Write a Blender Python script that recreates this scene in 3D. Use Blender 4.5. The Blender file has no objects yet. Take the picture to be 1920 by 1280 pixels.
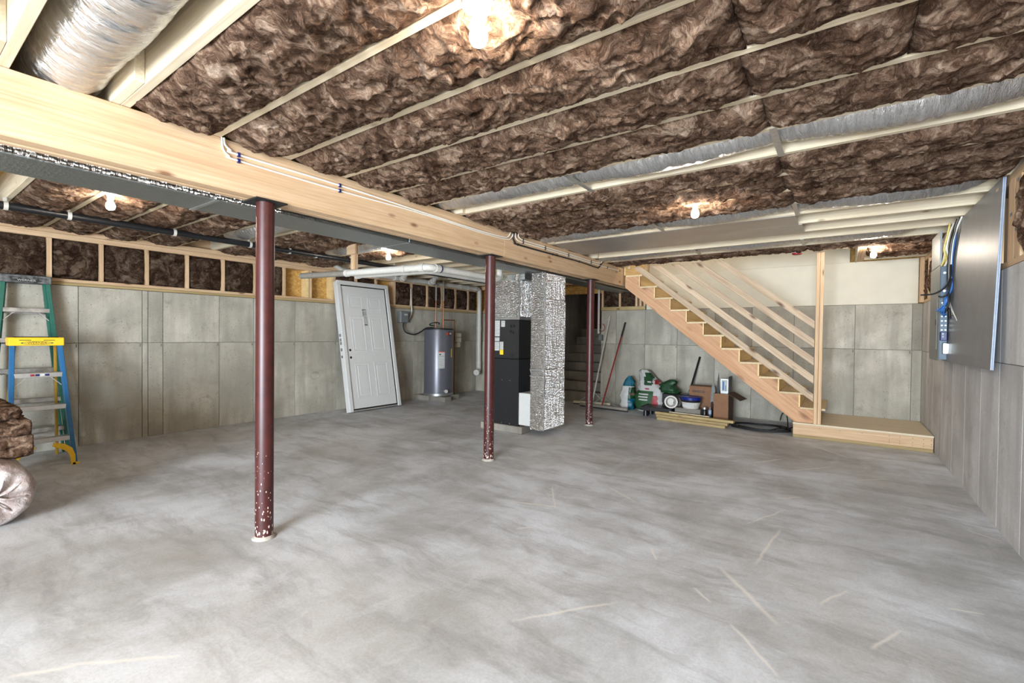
import bpy, math, random
import numpy as np
from mathutils import Vector, Matrix
random.seed(7)
SC = bpy.context.scene
COL = SC.collection

# ---------------------------------------------------------------- camera, light, exposure
H = 1.35
def camera():
    yaw, pitch, roll = .6185, .0139, -.0113
    cy, sy = math.cos(yaw), math.sin(yaw)
    f = Vector((-sy, cy, 0)); r = Vector((cy, sy, 0)); d = Vector((0, 0, -1))
    cp, sp = math.cos(pitch), math.sin(pitch)
    f, d = f*cp + d*sp, d*cp - f*sp
    cr, sr = math.cos(roll), math.sin(roll)
    r, d = r*cr + d*sr, d*cr - r*sr
    cam = bpy.data.cameras.new('camera'); cam.sensor_width = 36; cam.lens = 864.03/1920*36; cam.clip_start = .05
    o = bpy.data.objects.new('camera', cam); COL.objects.link(o)
    u = -d; b = -f
    o.matrix_world = Matrix(((r.x, u.x, b.x, 0), (r.y, u.y, b.y, 0), (r.z, u.z, b.z, H), (0, 0, 0, 1)))
    SC.camera = o
camera()
SC.view_settings.view_transform = 'Standard'; SC.view_settings.look = 'None'
SC.view_settings.gamma = 1; SC.view_settings.use_curve_mapping = False
SC.view_settings.exposure = 0.74
W = bpy.data.worlds.new('world'); SC.world = W; W.use_nodes = True
W.node_tree.nodes['Background'].inputs[0].default_value = (.55, .62, .72, 1)
W.node_tree.nodes['Background'].inputs[1].default_value = .3
SC.cycles.max_bounces = 8; SC.cycles.diffuse_bounces = 5; SC.cycles.glossy_bounces = 4
SC.cycles.sample_clamp_indirect = 6; SC.cycles.use_denoising = True
BULB = 235.0            # emission of every bulb
DAY_FILL = 900.0             # daylight as fill, from an opening assumed and added behind the camera
def area(name, loc, rot, sx, sy, power, col):
    l = bpy.data.lights.new(name, 'AREA'); l.shape = 'RECTANGLE'; l.size = sx; l.size_y = sy; l.energy = power; l.color = col
    o = bpy.data.objects.new(name, l); COL.objects.link(o); o.location = loc; o.rotation_euler = rot
    return o
area('assumed_daylight', (-.45, -4.45, 1.3), (math.radians(90), 0, 0), 3.0, 2.2, DAY_FILL, (.78, .89, 1.0))  # added area light, its source unseen and assumed

# ---------------------------------------------------------------- nodes / materials
class NT:
    def __init__(s, name):
        s.m = bpy.data.materials.new(name); s.m.use_nodes = True
        s.t = s.m.node_tree; s.n = s.t.nodes; s.l = s.t.links
        s.b = s.n['Principled BSDF']
    def new(s, typ, **kw):
        n = s.n.new(typ)
        for k, v in kw.items(): setattr(n, k, v)
        return n
    def link(s, a, b): s.l.new(a, b)
    def setv(s, sock, v):
        if hasattr(v, 'default_value') or isinstance(v, bpy.types.NodeSocket): s.l.new(v, sock)
        else: sock.default_value = v
    def coord(s, out='Object'): return s.new('ShaderNodeTexCoord').outputs[out]
    def mapping(s, vec, scale=(1, 1, 1), rot=(0, 0, 0), loc=(0, 0, 0)):
        n = s.new('ShaderNodeMapping'); s.link(vec, n.inputs[0])
        n.inputs['Scale'].default_value = scale; n.inputs['Rotation'].default_value = rot; n.inputs['Location'].default_value = loc
        return n.outputs[0]
    def rand(s): return s.new('ShaderNodeObjectInfo').outputs['Random']
    def noise(s, vec, scale, detail=4, rough=.55, dist=0, w=None):
        n = s.new('ShaderNodeTexNoise')
        if w is not None: n.noise_dimensions = '4D'; s.setv(n.inputs['W'], w)
        s.link(vec, n.inputs['Vector']); n.inputs['Scale'].default_value = scale; n.inputs['Detail'].default_value = detail
        n.inputs['Roughness'].default_value = rough; n.inputs['Distortion'].default_value = dist
        return n.outputs['Fac'], n.outputs['Color']
    def voro(s, vec, scale, rnd=1):
        n = s.new('ShaderNodeTexVoronoi'); s.link(vec, n.inputs['Vector']); n.inputs['Scale'].default_value = scale
        n.inputs['Randomness'].default_value = rnd
        return n.outputs['Distance'], n.outputs['Color']
    def math(s, op, a, b=0.0, c=None, clamp=False):
        n = s.new('ShaderNodeMath', operation=op); n.use_clamp = clamp
        s.setv(n.inputs[0], a); s.setv(n.inputs[1], b)
        if c is not None: s.setv(n.inputs[2], c)
        return n.outputs[0]
    def vmath(s, op, a, b):
        n = s.new('ShaderNodeVectorMath', operation=op); s.setv(n.inputs[0], a); s.setv(n.inputs[1], b)
        return n.outputs[0]
    def ramp(s, fac, stops, interp='LINEAR'):
        n = s.new('ShaderNodeValToRGB'); s.link(fac, n.inputs[0]); e = n.color_ramp.elements; n.color_ramp.interpolation = interp
        while len(e) < len(stops): e.new(.5)
        for q, (p, c) in zip(e, stops):
            q.position = p; q.color = (c, c, c, 1) if isinstance(c, (int, float)) else (*c, 1)
        return n.outputs[0]
    def mix(s, fac, a, b, mode='MIX'):
        n = s.new('ShaderNodeMix', data_type='RGBA', blend_type=mode)
        s.setv(n.inputs[0], fac)
        for i, v in ((6, a), (7, b)):
            if isinstance(v, tuple): n.inputs[i].default_value = (*v, 1)
            else: s.link(v, n.inputs[i])
        return n.outputs[2]
    def bump(s, h, strength=.3, dist=.01, prev=None):
        n = s.new('ShaderNodeBump'); s.link(h, n.inputs['Height']); n.inputs['Strength'].default_value = strength
        n.inputs['Distance'].default_value = dist
        if prev is not None: s.link(prev, n.inputs['Normal'])
        return n.outputs[0]
    def done(s, col=None, rough=.7, metal=0, normal=None, spec=.5):
        if col is not None: s.setv(s.b.inputs['Base Color'], (*col, 1) if isinstance(col, tuple) else col)
        s.setv(s.b.inputs['Roughness'], rough); s.setv(s.b.inputs['Metallic'], metal)
        s.b.inputs['Specular IOR Level'].default_value = spec
        if normal is not None: s.link(normal, s.b.inputs['Normal'])
        return s.m

def srgb(r, g, b):
    return tuple(((v/255)/12.92 if v/255 < .04045 else ((v/255+.055)/1.055)**2.4) for v in (r, g, b))

def plain(name, col, rough=.6, metal=0, var=.12, scale=30, bump=.05, spec=.5):
    t = NT(name); c = t.coord()
    f, _ = t.noise(c, scale, 3)
    lo = tuple(v*(1-var) for v in col); hi = tuple(min(1, v*(1+var)) for v in col)
    return t.done(t.ramp(f, [(.3, lo), (.7, hi)]), rough, metal, t.bump(f, bump, .004), spec)

def wood(name, axis, c0, c1, dark, knots=.09, rot=None, var=.12):
    t = NT(name); c = t.coord()
    if rot is not None: c = t.mapping(c, rot=rot)
    lng = {'X': (1, 9, 9), 'Y': (9, 1, 9), 'Z': (9, 9, 1)}[axis]
    fine = {'X': (1.3, 75, 75), 'Y': (75, 1.3, 75), 'Z': (75, 75, 1.3)}[axis]
    r = t.math('MULTIPLY', t.rand(), 37.0)
    f, _ = t.noise(t.mapping(c, scale=lng), 1.6, 5, .6, 1.2, r)
    g, _ = t.noise(t.mapping(c, scale=fine), 1, 3, .6, .3, r)
    col = t.ramp(f, [(.28, c0), (.72, c1)])
    col = t.mix(t.ramp(g, [(.32, .45), (.6, 0)]), col, dark)
    kv = {'X': (2.6, 6.5, 6.5), 'Y': (6.5, 2.6, 6.5), 'Z': (6.5, 6.5, 2.6)}[axis]
    off = t.new('ShaderNodeCombineXYZ'); t.link(r, off.inputs[0]); t.link(r, off.inputs[1]); t.link(r, off.inputs[2])
    d, _ = t.voro(t.vmath('ADD', t.mapping(c, scale=kv), off.outputs[0]), 1)
    k = t.ramp(d, [(knots*.5, 1), (knots*1.7, .0)])
    col = t.mix(t.math('MULTIPLY', k, .85), col, (dark[0]*.42, dark[1]*.30, dark[2]*.26))
    v = t.math('MULTIPLY_ADD', t.rand(), var*2, 1-var)
    hsv = t.new('ShaderNodeHueSaturation'); t.link(col, hsv.inputs['Color']); t.link(v, hsv.inputs['Value'])
    return t.done(hsv.outputs[0], .68, 0, t.bump(g, .12, .002), .25)

def concrete(name, base, tint, pits=True):
    t = NT(name); c = t.coord()
    r = t.math('MULTIPLY', t.rand(), 50.0)
    f, _ = t.noise(c, 1.6, 6, .6, .4, r)
    col = t.ramp(f, [(.28, tuple(v*.66 for v in base)), (.5, base), (.72, tint)])
    s, _ = t.noise(t.mapping(c, scale=(7, 7, .8)), 1, 4, .6, .3, r)
    col = t.mix(t.ramp(s, [(.36, .55), (.58, 0)]), col, tuple(v*.62 for v in base))
    g, _ = t.noise(c, 55, 4, .7)
    col = t.mix(t.ramp(g, [(.3, .28), (.65, 0)]), col, tuple(v*.5 for v in base))
    st, _ = t.noise(c, 5.5, 5, .7, .8, r)
    col = t.mix(t.ramp(st, [(.58, 0), (.72, .6)]), col, tuple(v*.45 for v in base))
    if pits:
        d, _ = t.voro(c, 26)
        n2, _ = t.noise(c, 4, 3, .6, 0, r)
        m = t.math('MULTIPLY', t.ramp(d, [(.10, 1), (.17, 0)]), t.ramp(n2, [(.42, 0), (.56, 1)]))
        col = t.mix(t.math('MULTIPLY', m, .8), col, tuple(v*.28 for v in base))
    v = t.math('MULTIPLY_ADD', t.rand(), .16, .92)
    hsv = t.new('ShaderNodeHueSaturation'); t.link(col, hsv.inputs['Color']); t.link(v, hsv.inputs['Value'])
    return t.done(hsv.outputs[0], .85, 0, t.bump(g, .25, .004), .2)

def floor_mat():
    t = NT('floor_concrete'); c = t.coord()
    w, wc = t.noise(c, .9, 4, .6)
    wv = t.vmath('ADD', c, t.vmath('MULTIPLY', wc, (.45, .45, 0)))
    f, _ = t.noise(wv, .85, 7, .66, .15)
    col = t.ramp(f, [(.26, srgb(140, 138, 134)), (.44, srgb(182, 183, 184)), (.57, srgb(212, 215, 220)), (.72, srgb(230, 235, 242))])
    b, _ = t.noise(wv, .5, 3, .5)
    col = t.mix(t.ramp(b, [(.45, 0), (.7, .4)]), col, srgb(190, 182, 170))
    sm, _ = t.noise(t.mapping(wv, scale=(.8, 3.6, 1), rot=(0, 0, .5)), 1.5, 7, .7, .3)
    col = t.mix(t.ramp(sm, [(.34, .5), (.52, 0)]), col, srgb(136, 133, 130))
    sm2, _ = t.noise(t.mapping(wv, scale=(3.4, .7, 1), rot=(0, 0, -.35), loc=(3, 1, 0)), 1.6, 7, .7, .3)
    col = t.mix(t.ramp(sm2, [(.56, 0), (.75, .5)]), col, srgb(214, 217, 222))
    g, _ = t.noise(c, 70, 4, .75)
    col = t.mix(t.ramp(g, [(.3, .22), (.6, 0)]), col, srgb(105, 103, 101))
    # scrape marks left by a trowel: (ax, ay, bx, by, half width)
    grp = bpy.data.node_groups.new('scrape', 'ShaderNodeTree')
    for nm in ('P', 'A', 'B'): grp.interface.new_socket(nm, in_out='INPUT', socket_type='NodeSocketVector')
    grp.interface.new_socket('Width', in_out='INPUT', socket_type='NodeSocketFloat')
    grp.interface.new_socket('Mask', in_out='OUTPUT', socket_type='NodeSocketFloat')
    gi = grp.nodes.new('NodeGroupInput'); go = grp.nodes.new('NodeGroupOutput')
    def vm(op, a, b_):
        n = grp.nodes.new('ShaderNodeVectorMath'); n.operation = op
        grp.links.new(a, n.inputs[0]); grp.links.new(b_, n.inputs[1]); return n
    pa = vm('SUBTRACT', gi.outputs[0], gi.outputs[1]).outputs[0]; ba = vm('SUBTRACT', gi.outputs[2], gi.outputs[1]).outputs[0]
    def mm(op, a, b_, clamp=False):
        n = grp.nodes.new('ShaderNodeMath'); n.operation = op; n.use_clamp = clamp
        for i, q in enumerate((a, b_)):
            if isinstance(q, float): n.inputs[i].default_value = q
            else: grp.links.new(q, n.inputs[i])
        return n.outputs[0]
    h = mm('DIVIDE', vm('DOT_PRODUCT', pa, ba).outputs['Value'], vm('DOT_PRODUCT', ba, ba).outputs['Value'], True)
    sc = grp.nodes.new('ShaderNodeVectorMath'); sc.operation = 'SCALE'; grp.links.new(ba, sc.inputs[0]); grp.links.new(h, sc.inputs['Scale'])
    ln = grp.nodes.new('ShaderNodeVectorMath'); ln.operation = 'LENGTH'; grp.links.new(vm('SUBTRACT', pa, sc.outputs[0]).outputs[0], ln.inputs[0])
    fade = mm('MULTIPLY', mm('MULTIPLY', h, mm('SUBTRACT', 1.0, h)), 4.0, True)
    m = mm('SUBTRACT', 1.0, mm('DIVIDE', ln.outputs['Value'], gi.outputs[3]), True)
    grp.links.new(mm('MULTIPLY', m, mm('POWER', fade, .4)), go.inputs[0])
    pw = t.vmath('ADD', c, t.vmath('MULTIPLY', t.vmath('SUBTRACT', t.noise(c, 7, 3)[1], (.5, .5, .5)), (.03, .03, 0)))
    flat = t.vmath('MULTIPLY', pw, (1, 1, 0))
    acc = None
    for ax, ay, bx, by, wd in SCRAPES:
        n = t.new('ShaderNodeGroup'); n.node_tree = grp; t.link(flat, n.inputs[0])
        n.inputs[1].default_value = (ax, ay, 0); n.inputs[2].default_value = (bx, by, 0); n.inputs[3].default_value = wd
        acc = n.outputs[0] if acc is None else t.math('MAXIMUM', acc, n.outputs[0])
    col = t.mix(t.math('MULTIPLY', acc, .75), col, srgb(228, 222, 212))
    return t.done(col, t.ramp(f, [(.3, .55), (.7, .75)]), 0, t.bump(g, .1, .003), .35)
SCRAPES = []

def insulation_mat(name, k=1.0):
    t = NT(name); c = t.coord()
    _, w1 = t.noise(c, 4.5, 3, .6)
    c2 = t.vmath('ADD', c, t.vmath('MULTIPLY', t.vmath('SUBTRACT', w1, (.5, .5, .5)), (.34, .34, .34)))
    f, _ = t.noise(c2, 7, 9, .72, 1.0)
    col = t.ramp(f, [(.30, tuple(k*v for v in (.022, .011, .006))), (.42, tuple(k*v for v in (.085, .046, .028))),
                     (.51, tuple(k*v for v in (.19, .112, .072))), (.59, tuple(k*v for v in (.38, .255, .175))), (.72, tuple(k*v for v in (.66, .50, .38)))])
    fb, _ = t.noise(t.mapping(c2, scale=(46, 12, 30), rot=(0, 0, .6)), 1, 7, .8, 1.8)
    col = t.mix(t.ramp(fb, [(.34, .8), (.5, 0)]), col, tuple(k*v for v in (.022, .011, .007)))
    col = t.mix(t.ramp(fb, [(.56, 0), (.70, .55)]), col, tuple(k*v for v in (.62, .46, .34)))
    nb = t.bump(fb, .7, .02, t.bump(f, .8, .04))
    return t.done(col, .95, 0, nb, .05)

def foil(name, col, rough, sc, strength, stretch=(1, 1, 1), metal=.92):
    t = NT(name); c = t.coord()
    f, _ = t.noise(t.mapping(c, scale=stretch), sc, 5, .7, .6)
    g, _ = t.noise(c, 3, 3)
    cc = t.ramp(g, [(.3, tuple(v*.85 for v in col)), (.7, col)])
    return t.done(cc, rough, metal, t.bump(f, strength, .02))

def bubble(name, col, rough, strength=.9):
    t = NT(name); c = t.coord()
    d, _ = t.voro(c, 46, .45)
    f, _ = t.noise(t.mapping(c, scale=(22, 22, 2.0)), 1.3, 4, .7, .5)
    h = t.math('ADD', t.math('MULTIPLY', d, .8), t.math('MULTIPLY', f, 1.7))
    return t.done(col, rough, .95, t.bump(h, strength, .03))

M = {}
PINE0, PINE1, PD = srgb(196, 162, 124), srgb(216, 186, 152), srgb(164, 126, 90)
for ax in 'XYZ':
    M['pine'+ax] = wood('pine_'+ax.lower(), ax, PINE0, PINE1, PD)
    M['pale'+ax] = wood('pale_'+ax.lower(), ax, srgb(208, 191, 160), srgb(228, 215, 190), srgb(176, 154, 122), .07)
    M['treated'+ax] = wood('treated_'+ax.lower(), ax, srgb(158, 136, 94), srgb(182, 160, 116), srgb(118, 96, 58), .08)
M['red'] = wood('fir_red', 'X', srgb(190, 144, 106), srgb(210, 168, 132), srgb(142, 94, 64), .19, rot=(0, -math.radians(38.2), 0))
M['rail'] = wood('rail_wood', 'X', srgb(184, 158, 130), srgb(212, 190, 162), srgb(128, 100, 78), .13, rot=(0, -math.radians(38.2), 0))
def osb():
    t = NT('osb'); c = t.coord()
    d, vc = t.voro(t.mapping(c, scale=(1, 1, 1.6)), 24)
    f, _ = t.noise(c, 20, 4, .7, 2)
    col = t.mix(t.ramp(f, [(.3, 0), (.7, 1)]), srgb(176, 132, 66), srgb(222, 184, 112))
    sp = t.new('ShaderNodeSeparateColor'); t.link(vc, sp.inputs[0])
    col = t.mix(t.ramp(sp.outputs[0], [(.3, .5), (.8, 0)]), col, srgb(150, 106, 52))
    return t.done(col, .75, 0, t.bump(d, .15, .003), .25)
M['osb'] = osb()
M['ply'] = wood('plywood', 'Y', srgb(222, 190, 132), srgb(238, 212, 160), srgb(190, 152, 96), .06)
M['deck'] = wood('deck_plywood', 'X', srgb(214, 198, 168), srgb(230, 216, 190), srgb(186, 166, 134), .04)
M['tread'] = wood('tread_wood', 'Y', srgb(206, 182, 142), srgb(224, 204, 168), srgb(172, 146, 106), .05)
M['conc'] = concrete('wall_concrete', srgb(172, 166, 152), srgb(204, 198, 184))
M['concR'] = concrete('wall_concrete_bare', srgb(200, 197, 195), srgb(218, 216, 214), False)  # colour lightened to make up for weak light on the right wall
M['joint'] = plain('joint_concrete', srgb(112, 106, 96), .9)
M['pad'] = concrete('pad_concrete', srgb(140, 134, 124), srgb(168, 160, 148))
M['ins'] = insulation_mat('fibreglass')
M['insShade'] = insulation_mat('fibreglass_shaded', .42)  # darkened copy: shade of bays far from the bulbs put into the colour
M['flex'] = foil('flex_foil', (.80, .80, .79), .24, 1, .9, (34, 7, 7))
M['trunk'] = bubble('trunk_foil', (.32, .34, .33), .36, .3)
M['bubble'] = bubble('bubble_foil', (.84, .82, .79), .13, 1.0)
M['sheet'] = foil('sheet_steel', (.55, .53, .50), .42, 3, .06)
M['strap'] = plain('strap_steel', (.52, .50, .45), .4, .7)
M['steelred'] = None
def post_mat():
    t = NT('red_oxide_paint'); c = t.coord()
    f, _ = t.noise(c, 14, 4, .6)
    col = t.ramp(f, [(.3, srgb(54, 18, 16)), (.7, srgb(72, 27, 24))])
    sp = t.new('ShaderNodeSeparateXYZ'); t.link(c, sp.inputs[0])
    low = t.ramp(t.math('MULTIPLY', sp.outputs[2], .5), [(.02, 1), (.12, .55), (.5, .0)])
    d, _ = t.voro(t.mapping(c, scale=(1, 1, .5)), 62)
    n, _ = t.noise(c, 40, 6, .8)
    thr = t.math('MULTIPLY', low, .38)
    m = t.math('LESS_THAN', t.math('ADD', d, t.math('MULTIPLY', n, .6)), t.math('ADD', thr, .27))
    n3, _ = t.noise(c, 9, 3)
    m = t.math('MULTIPLY', m, t.math('GREATER_THAN', t.math('ADD', n3, t.math('MULTIPLY', low, .12)), .47))
    col = t.mix(m, col, srgb(205, 190, 175))
    return t.done(col, .42, 0, t.bump(f, .1, .003))
M['steelred'] = post_mat()
def P_(n, c, r=.6, m=0, **k): M[n] = plain(n, srgb(*c), r, m, **k)
P_('white_paint', (204, 204, 201), .5, var=.03)
P_('white_pvc', (196, 192, 183), .4, var=.05)
P_('grey_pvc', (128, 122, 112), .5)
P_('black', (22, 22, 23), .55)
P_('black_gloss', (26, 26, 28), .35)
P_('furnace', (30, 31, 33), .42, var=.06, spec=.4)
P_('heater', (98, 98, 106), .32, .25, var=.04)
P_('copper', (150, 94, 64), .35, .85)
P_('drywall', (206, 199, 181), .9, var=.03, scale=6)
P_('porcelain', (236, 236, 234), .25, var=.02)
P_('paper', (178, 178, 174), .7, var=.04)
P_('ink', (40, 40, 42), .7)
P_('grey_ink', (120, 120, 120), .7)
P_('yellow', (240, 192, 32), .45, var=.05)
P_('yellow_dim', (150, 116, 34), .5)
P_('blue', (18, 92, 140), .45, var=.08)
P_('green_fg', (22, 92, 76), .45, var=.12)
P_('alum', (200, 198, 194), .35, .75, var=.08)
P_('dirty_alum', (160, 156, 150), .45, .6, var=.35, scale=14)
P_('blackwhite_cap', (92, 92, 92), .6, .2, var=.9, scale=22)
P_('grey_board', (116, 116, 118), .42, 0, var=.10, scale=5)
P_('blue_edge', (142, 156, 178), .5)
P_('panel_steel', (66, 80, 92), .45, .2, var=.06)
P_('panel_cover', (120, 122, 118), .45, .4, var=.06)
P_('grey_box', (104, 108, 108), .5)
P_('cable_white', (232, 228, 216), .5, var=.04)
P_('cable_yellow', (220, 196, 110), .5)
P_('cable_blue', (20, 92, 160), .45)
P_('navy', (20, 30, 90), .4)
P_('carton', (128, 92, 66), .85, var=.1)
P_('carton_dark', (96, 72, 56), .85, var=.1)
P_('teal', (18, 86, 104), .4, var=.1)
P_('bag_white', (178, 176, 172), .45, var=.05)
P_('bag_green', (34, 72, 38), .45, var=.15)
P_('bag_dark_green', (24, 62, 34), .45, var=.15)
P_('crimson', (150, 30, 40), .5)
P_('orange_red', (196, 70, 40), .5)
P_('handle_red', (128, 30, 28), .45)
P_('dark_red_steel', (74, 16, 18), .5)
P_('galv', (168, 170, 168), .35, .8, var=.1)
P_('tub_blue', (20, 34, 112), .3)
P_('plastic_black', (18, 18, 20), .4)
P_('beige', (206, 200, 176), .5)
P_('mortar', (168, 160, 148), .9, var=.12)
def wrap_mat():
    t = NT('plastic_wrap'); c = t.coord()
    f, _ = t.noise(c, 6, 5, .65, .8)
    g, _ = t.noise(t.mapping(c, scale=(5, 22, 22)), 1, 4, .7, 1.2)
    col = t.ramp(f, [(.3, srgb(126, 104, 98)), (.5, srgb(168, 152, 146)), (.72, srgb(214, 208, 204))])
    col = t.mix(t.ramp(g, [(.55, 0), (.75, .7)]), col, srgb(232, 230, 228))
    t.b.inputs['Coat Weight'].default_value = .5; t.b.inputs['Coat Roughness'].default_value = .15
    return t.done(col, .35, 0, t.bump(g, .6, .02))
M['wrap'] = wrap_mat()
def emis(name, col, s):
    t = NT(name); t.b.inputs['Emission Color'].default_value = (*col, 1); t.b.inputs['Emission Strength'].default_value = s
    return t.done((.9, .9, .9), .3)
M['bulb'] = emis('lit_bulb', (1, .89, .75), BULB)

# ---------------------------------------------------------------- geometry helpers
class G:
    def __init__(s): s.V = []; s.F = []
    def add(s, V, F):
        n = len(s.V); s.V += [tuple(v) for v in V]; s.F += [tuple(i+n for i in f) for f in F]; return s
    def box(s, x0, x1, y0, y1, z0, z1):
        V = [(x, y, z) for z in (z0, z1) for y in (y0, y1) for x in (x0, x1)]
        return s.add(V, [(0, 2, 3, 1), (4, 5, 7, 6), (0, 1, 5, 4), (2, 6, 7, 3), (0, 4, 6, 2), (1, 3, 7, 5)])
    def obox(s, p0, p1, w, h, up=(0, 0, 1)):
        "bar from p0 to p1, w across (sideways), h along up"
        a = Vector(p0); b = Vector(p1); d = (b-a).normalized(); u = Vector(up); u = (u-d*u.dot(d)).normalized(); r = d.cross(u)
        V = [q+r*sx*w/2+u*sz*h/2 for q in (a, b) for sz in (-1, 1) for sx in (-1, 1)]
        return s.add(V, [(0, 1, 3, 2), (4, 6, 7, 5), (0, 4, 5, 1), (2, 3, 7, 6), (0, 2, 6, 4), (1, 5, 7, 3)])
    def prism(s, poly, axis, a, b):
        "poly in the two other axes in order, extruded from a to b"
        def p(q, w): return {'x': (w, q[0], q[1]), 'y': (q[0], w, q[1]), 'z': (q[0], q[1], w)}[axis]
        n = len(poly); V = [p(q, a) for q in poly]+[p(q, b) for q in poly]
        F = [tuple(range(n))[::-1], tuple(range(n, 2*n))]+[(i, (i+1) % n, n+(i+1) % n, n+i) for i in range(n)]
        return s.add(V, F)
    def tube(s, path, r, n=12, cap=True, rf=None):
        P = [Vector(p) for p in path]; m = len(P); rings = []
        t0 = (P[1]-P[0]).normalized(); u = Vector((0, 0, 1)) if abs(t0.z) < .9 else Vector((1, 0, 0))
        u = (u-t0*u.dot(t0)).normalized(); base = len(s.V)
        for i in range(m):
            t = (P[min(i+1, m-1)]-P[max(i-1, 0)]).normalized()
            u = (u-t*u.dot(t)).normalized(); w = t.cross(u)
            for k in range(n):
                a = 2*math.pi*k/n; rr = r if not hasattr(r, '__len__') else r[i]
                if rf: rr = rf(i, a, rr)
                s.V.append(tuple(P[i]+u*math.cos(a)*rr+w*math.sin(a)*rr))
        for i in range(m-1):
            for k in range(n):
                a = base+i*n; s.F.append((a+k, a+(k+1) % n, a+n+(k+1) % n, a+n+k))
        if cap:
            s.F.append(tuple(base+k for k in range(n))[::-1]); s.F.append(tuple(base+(m-1)*n+k for k in range(n)))
        return s
    def cyl(s, p0, p1, r, n=16, r2=None): return s.tube([p0, p1], [r, r if r2 is None else r2], n)
    def lathe(s, prof, c, n=24, axis='z', capb=True, capt=True):
        base = len(s.V); m = len(prof)
        for r, z in prof:
            for k in range(n):
                a = 2*math.pi*k/n; q = (r*math.cos(a), r*math.sin(a), z)
                q = {'z': q, 'x': (q[2], q[0], q[1]), 'y': (q[1], q[2], q[0])}[axis]
                s.V.append((c[0]+q[0], c[1]+q[1], c[2]+q[2]))
        for i in range(m-1):
            for k in range(n):
                a = base+i*n; s.F.append((a+k, a+(k+1) % n, a+n+(k+1) % n, a+n+k))
        if capb: s.F.append(tuple(base+k for k in range(n))[::-1])
        if capt: s.F.append(tuple(base+(m-1)*n+k for k in range(n)))
        return s

WL = {}
def obj(name, g, mat, parent=None, smooth=False, bevel=0, label=None, kind=None, local=False):
    me = bpy.data.meshes.new(name)
    off = Vector((0, 0, 0)) if (parent is None or local) else WL[parent.name]
    V = [(v[0]-off[0], v[1]-off[1], v[2]-off[2]) for v in g.V]
    me.from_pydata(V, [], g.F); me.update()
    me.materials.append(M[mat] if isinstance(mat, str) else mat)
    if smooth: me.polygons.foreach_set('use_smooth', [True]*len(me.polygons))
    o = bpy.data.objects.new(name, me); COL.objects.link(o)
    WL[o.name] = off.copy() if parent is not None else Vector((0, 0, 0))
    if parent is not None: o.parent = parent
    if smooth == 'auto':
        try: me.set_sharp_from_angle(angle=math.radians(35))
        except Exception: pass
    if bevel:
        b = o.modifiers.new('bevel', 'BEVEL'); b.width = bevel; b.segments = 1; b.limit_method = 'ANGLE'
    if label: o['label'] = label
    if kind: o['kind'] = kind
    return o
def thing(name, label, cat, loc=(0, 0, 0), rot=(0, 0, 0), group=None, kind=None):
    o = bpy.data.objects.new(name, None); COL.objects.link(o); o.location = loc; o.rotation_euler = rot
    o.empty_display_size = .1
    WL[o.name] = Vector(loc)
    if label: o['label'] = label
    if cat: o['category'] = cat
    if group: o['group'] = group
    if kind: o['kind'] = kind
    return o
def tag(o, label, cat, group=None):
    o['label'] = label; o['category'] = cat
    if group: o['group'] = group
    return o
def struct(name, g, mat, label, cat, **k):
    o = obj(name, g, mat, **k); o['kind'] = 'structure'; o['label'] = label; o['category'] = cat
    return o
def arc(c, r, a0, a1, n, u, v):
    c = Vector(c); u = Vector(u); v = Vector(v)
    return [c+u*r*math.cos(a0+(a1-a0)*i/n)+v*r*math.sin(a0+(a1-a0)*i/n) for i in range(n+1)]
def smoothpath(P, n=8):
    P = [Vector(p) for p in P]; out = []
    Q = [P[0]]+P+[P[-1]]
    for i in range(1, len(Q)-2):
        a, b, c, d = Q[i-1], Q[i], Q[i+1], Q[i+2]
        for k in range(n):
            t = k/n
            out.append(.5*((2*b)+(c-a)*t+(2*a-5*b+4*c-d)*t*t+(3*b-a-3*c+d)*t**3))
    out.append(P[-1]); return out
def text(name, s, size, mat, parent, mtx, ext=.0008, align='CENTER'):
    cu = bpy.data.curves.new(name, 'FONT'); cu.body = s; cu.size = size; cu.extrude = ext; cu.align_x = align; cu.align_y = 'CENTER'
    to = bpy.data.objects.new('tmp', cu); COL.objects.link(to)
    dg = bpy.context.evaluated_depsgraph_get(); me = bpy.data.meshes.new_from_object(to.evaluated_get(dg))
    bpy.data.objects.remove(to); bpy.data.curves.remove(cu)
    me.transform(mtx); g = G(); g.V = [tuple(v.co) for v in me.vertices]; g.F = [tuple(p.vertices) for p in me.polygons]
    bpy.data.meshes.remove(me)
    return obj(name, g, mat, parent)

# ---- numpy gradient noise for the insulation
_rs = np.random.RandomState(3)
_perm = _rs.permutation(256); _perm = np.concatenate([_perm, _perm, _perm])
_ga = _rs.rand(256)*2*np.pi
def pn(x, y, seed=0):
    xi = np.floor(x).astype(int); yi = np.floor(y).astype(int); xf = x-xi; yf = y-yi
    def g(ix, iy, dx, dy):
        h = _perm[(_perm[(ix+seed*17) & 255]+iy) & 255]; a = _ga[h]
        return np.cos(a)*dx+np.sin(a)*dy
    u = xf**3*(xf*(xf*6-15)+10); v = yf**3*(yf*(yf*6-15)+10)
    a = g(xi, yi, xf, yf); b = g(xi+1, yi, xf-1, yf); c = g(xi, yi+1, xf, yf-1); d = g(xi+1, yi+1, xf-1, yf-1)
    return (a+u*(b-a)+v*(c-a+u*(a-b-c+d)))*1.5
def fluff(u, v, seed, amp=1.0):
    wu = u+.07*pn(u*5, v*5, seed)+.03*pn(u*13, v*13, seed+1); wv = v+.07*pn(u*5, v*5, seed+2)+.03*pn(u*13, v*13, seed+3)
    bil = np.abs(pn(wu*5, wv*6, seed+4)); rid = 1-np.abs(pn(wu*9, wv*12, seed+5))
    h = .030*bil+.020*rid**2+.012*pn(wu*20, wv*24, seed+6)+.007*pn(wu*42, wv*42, seed+7)
    return amp*(h-.022)
_seed = [1]
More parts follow.
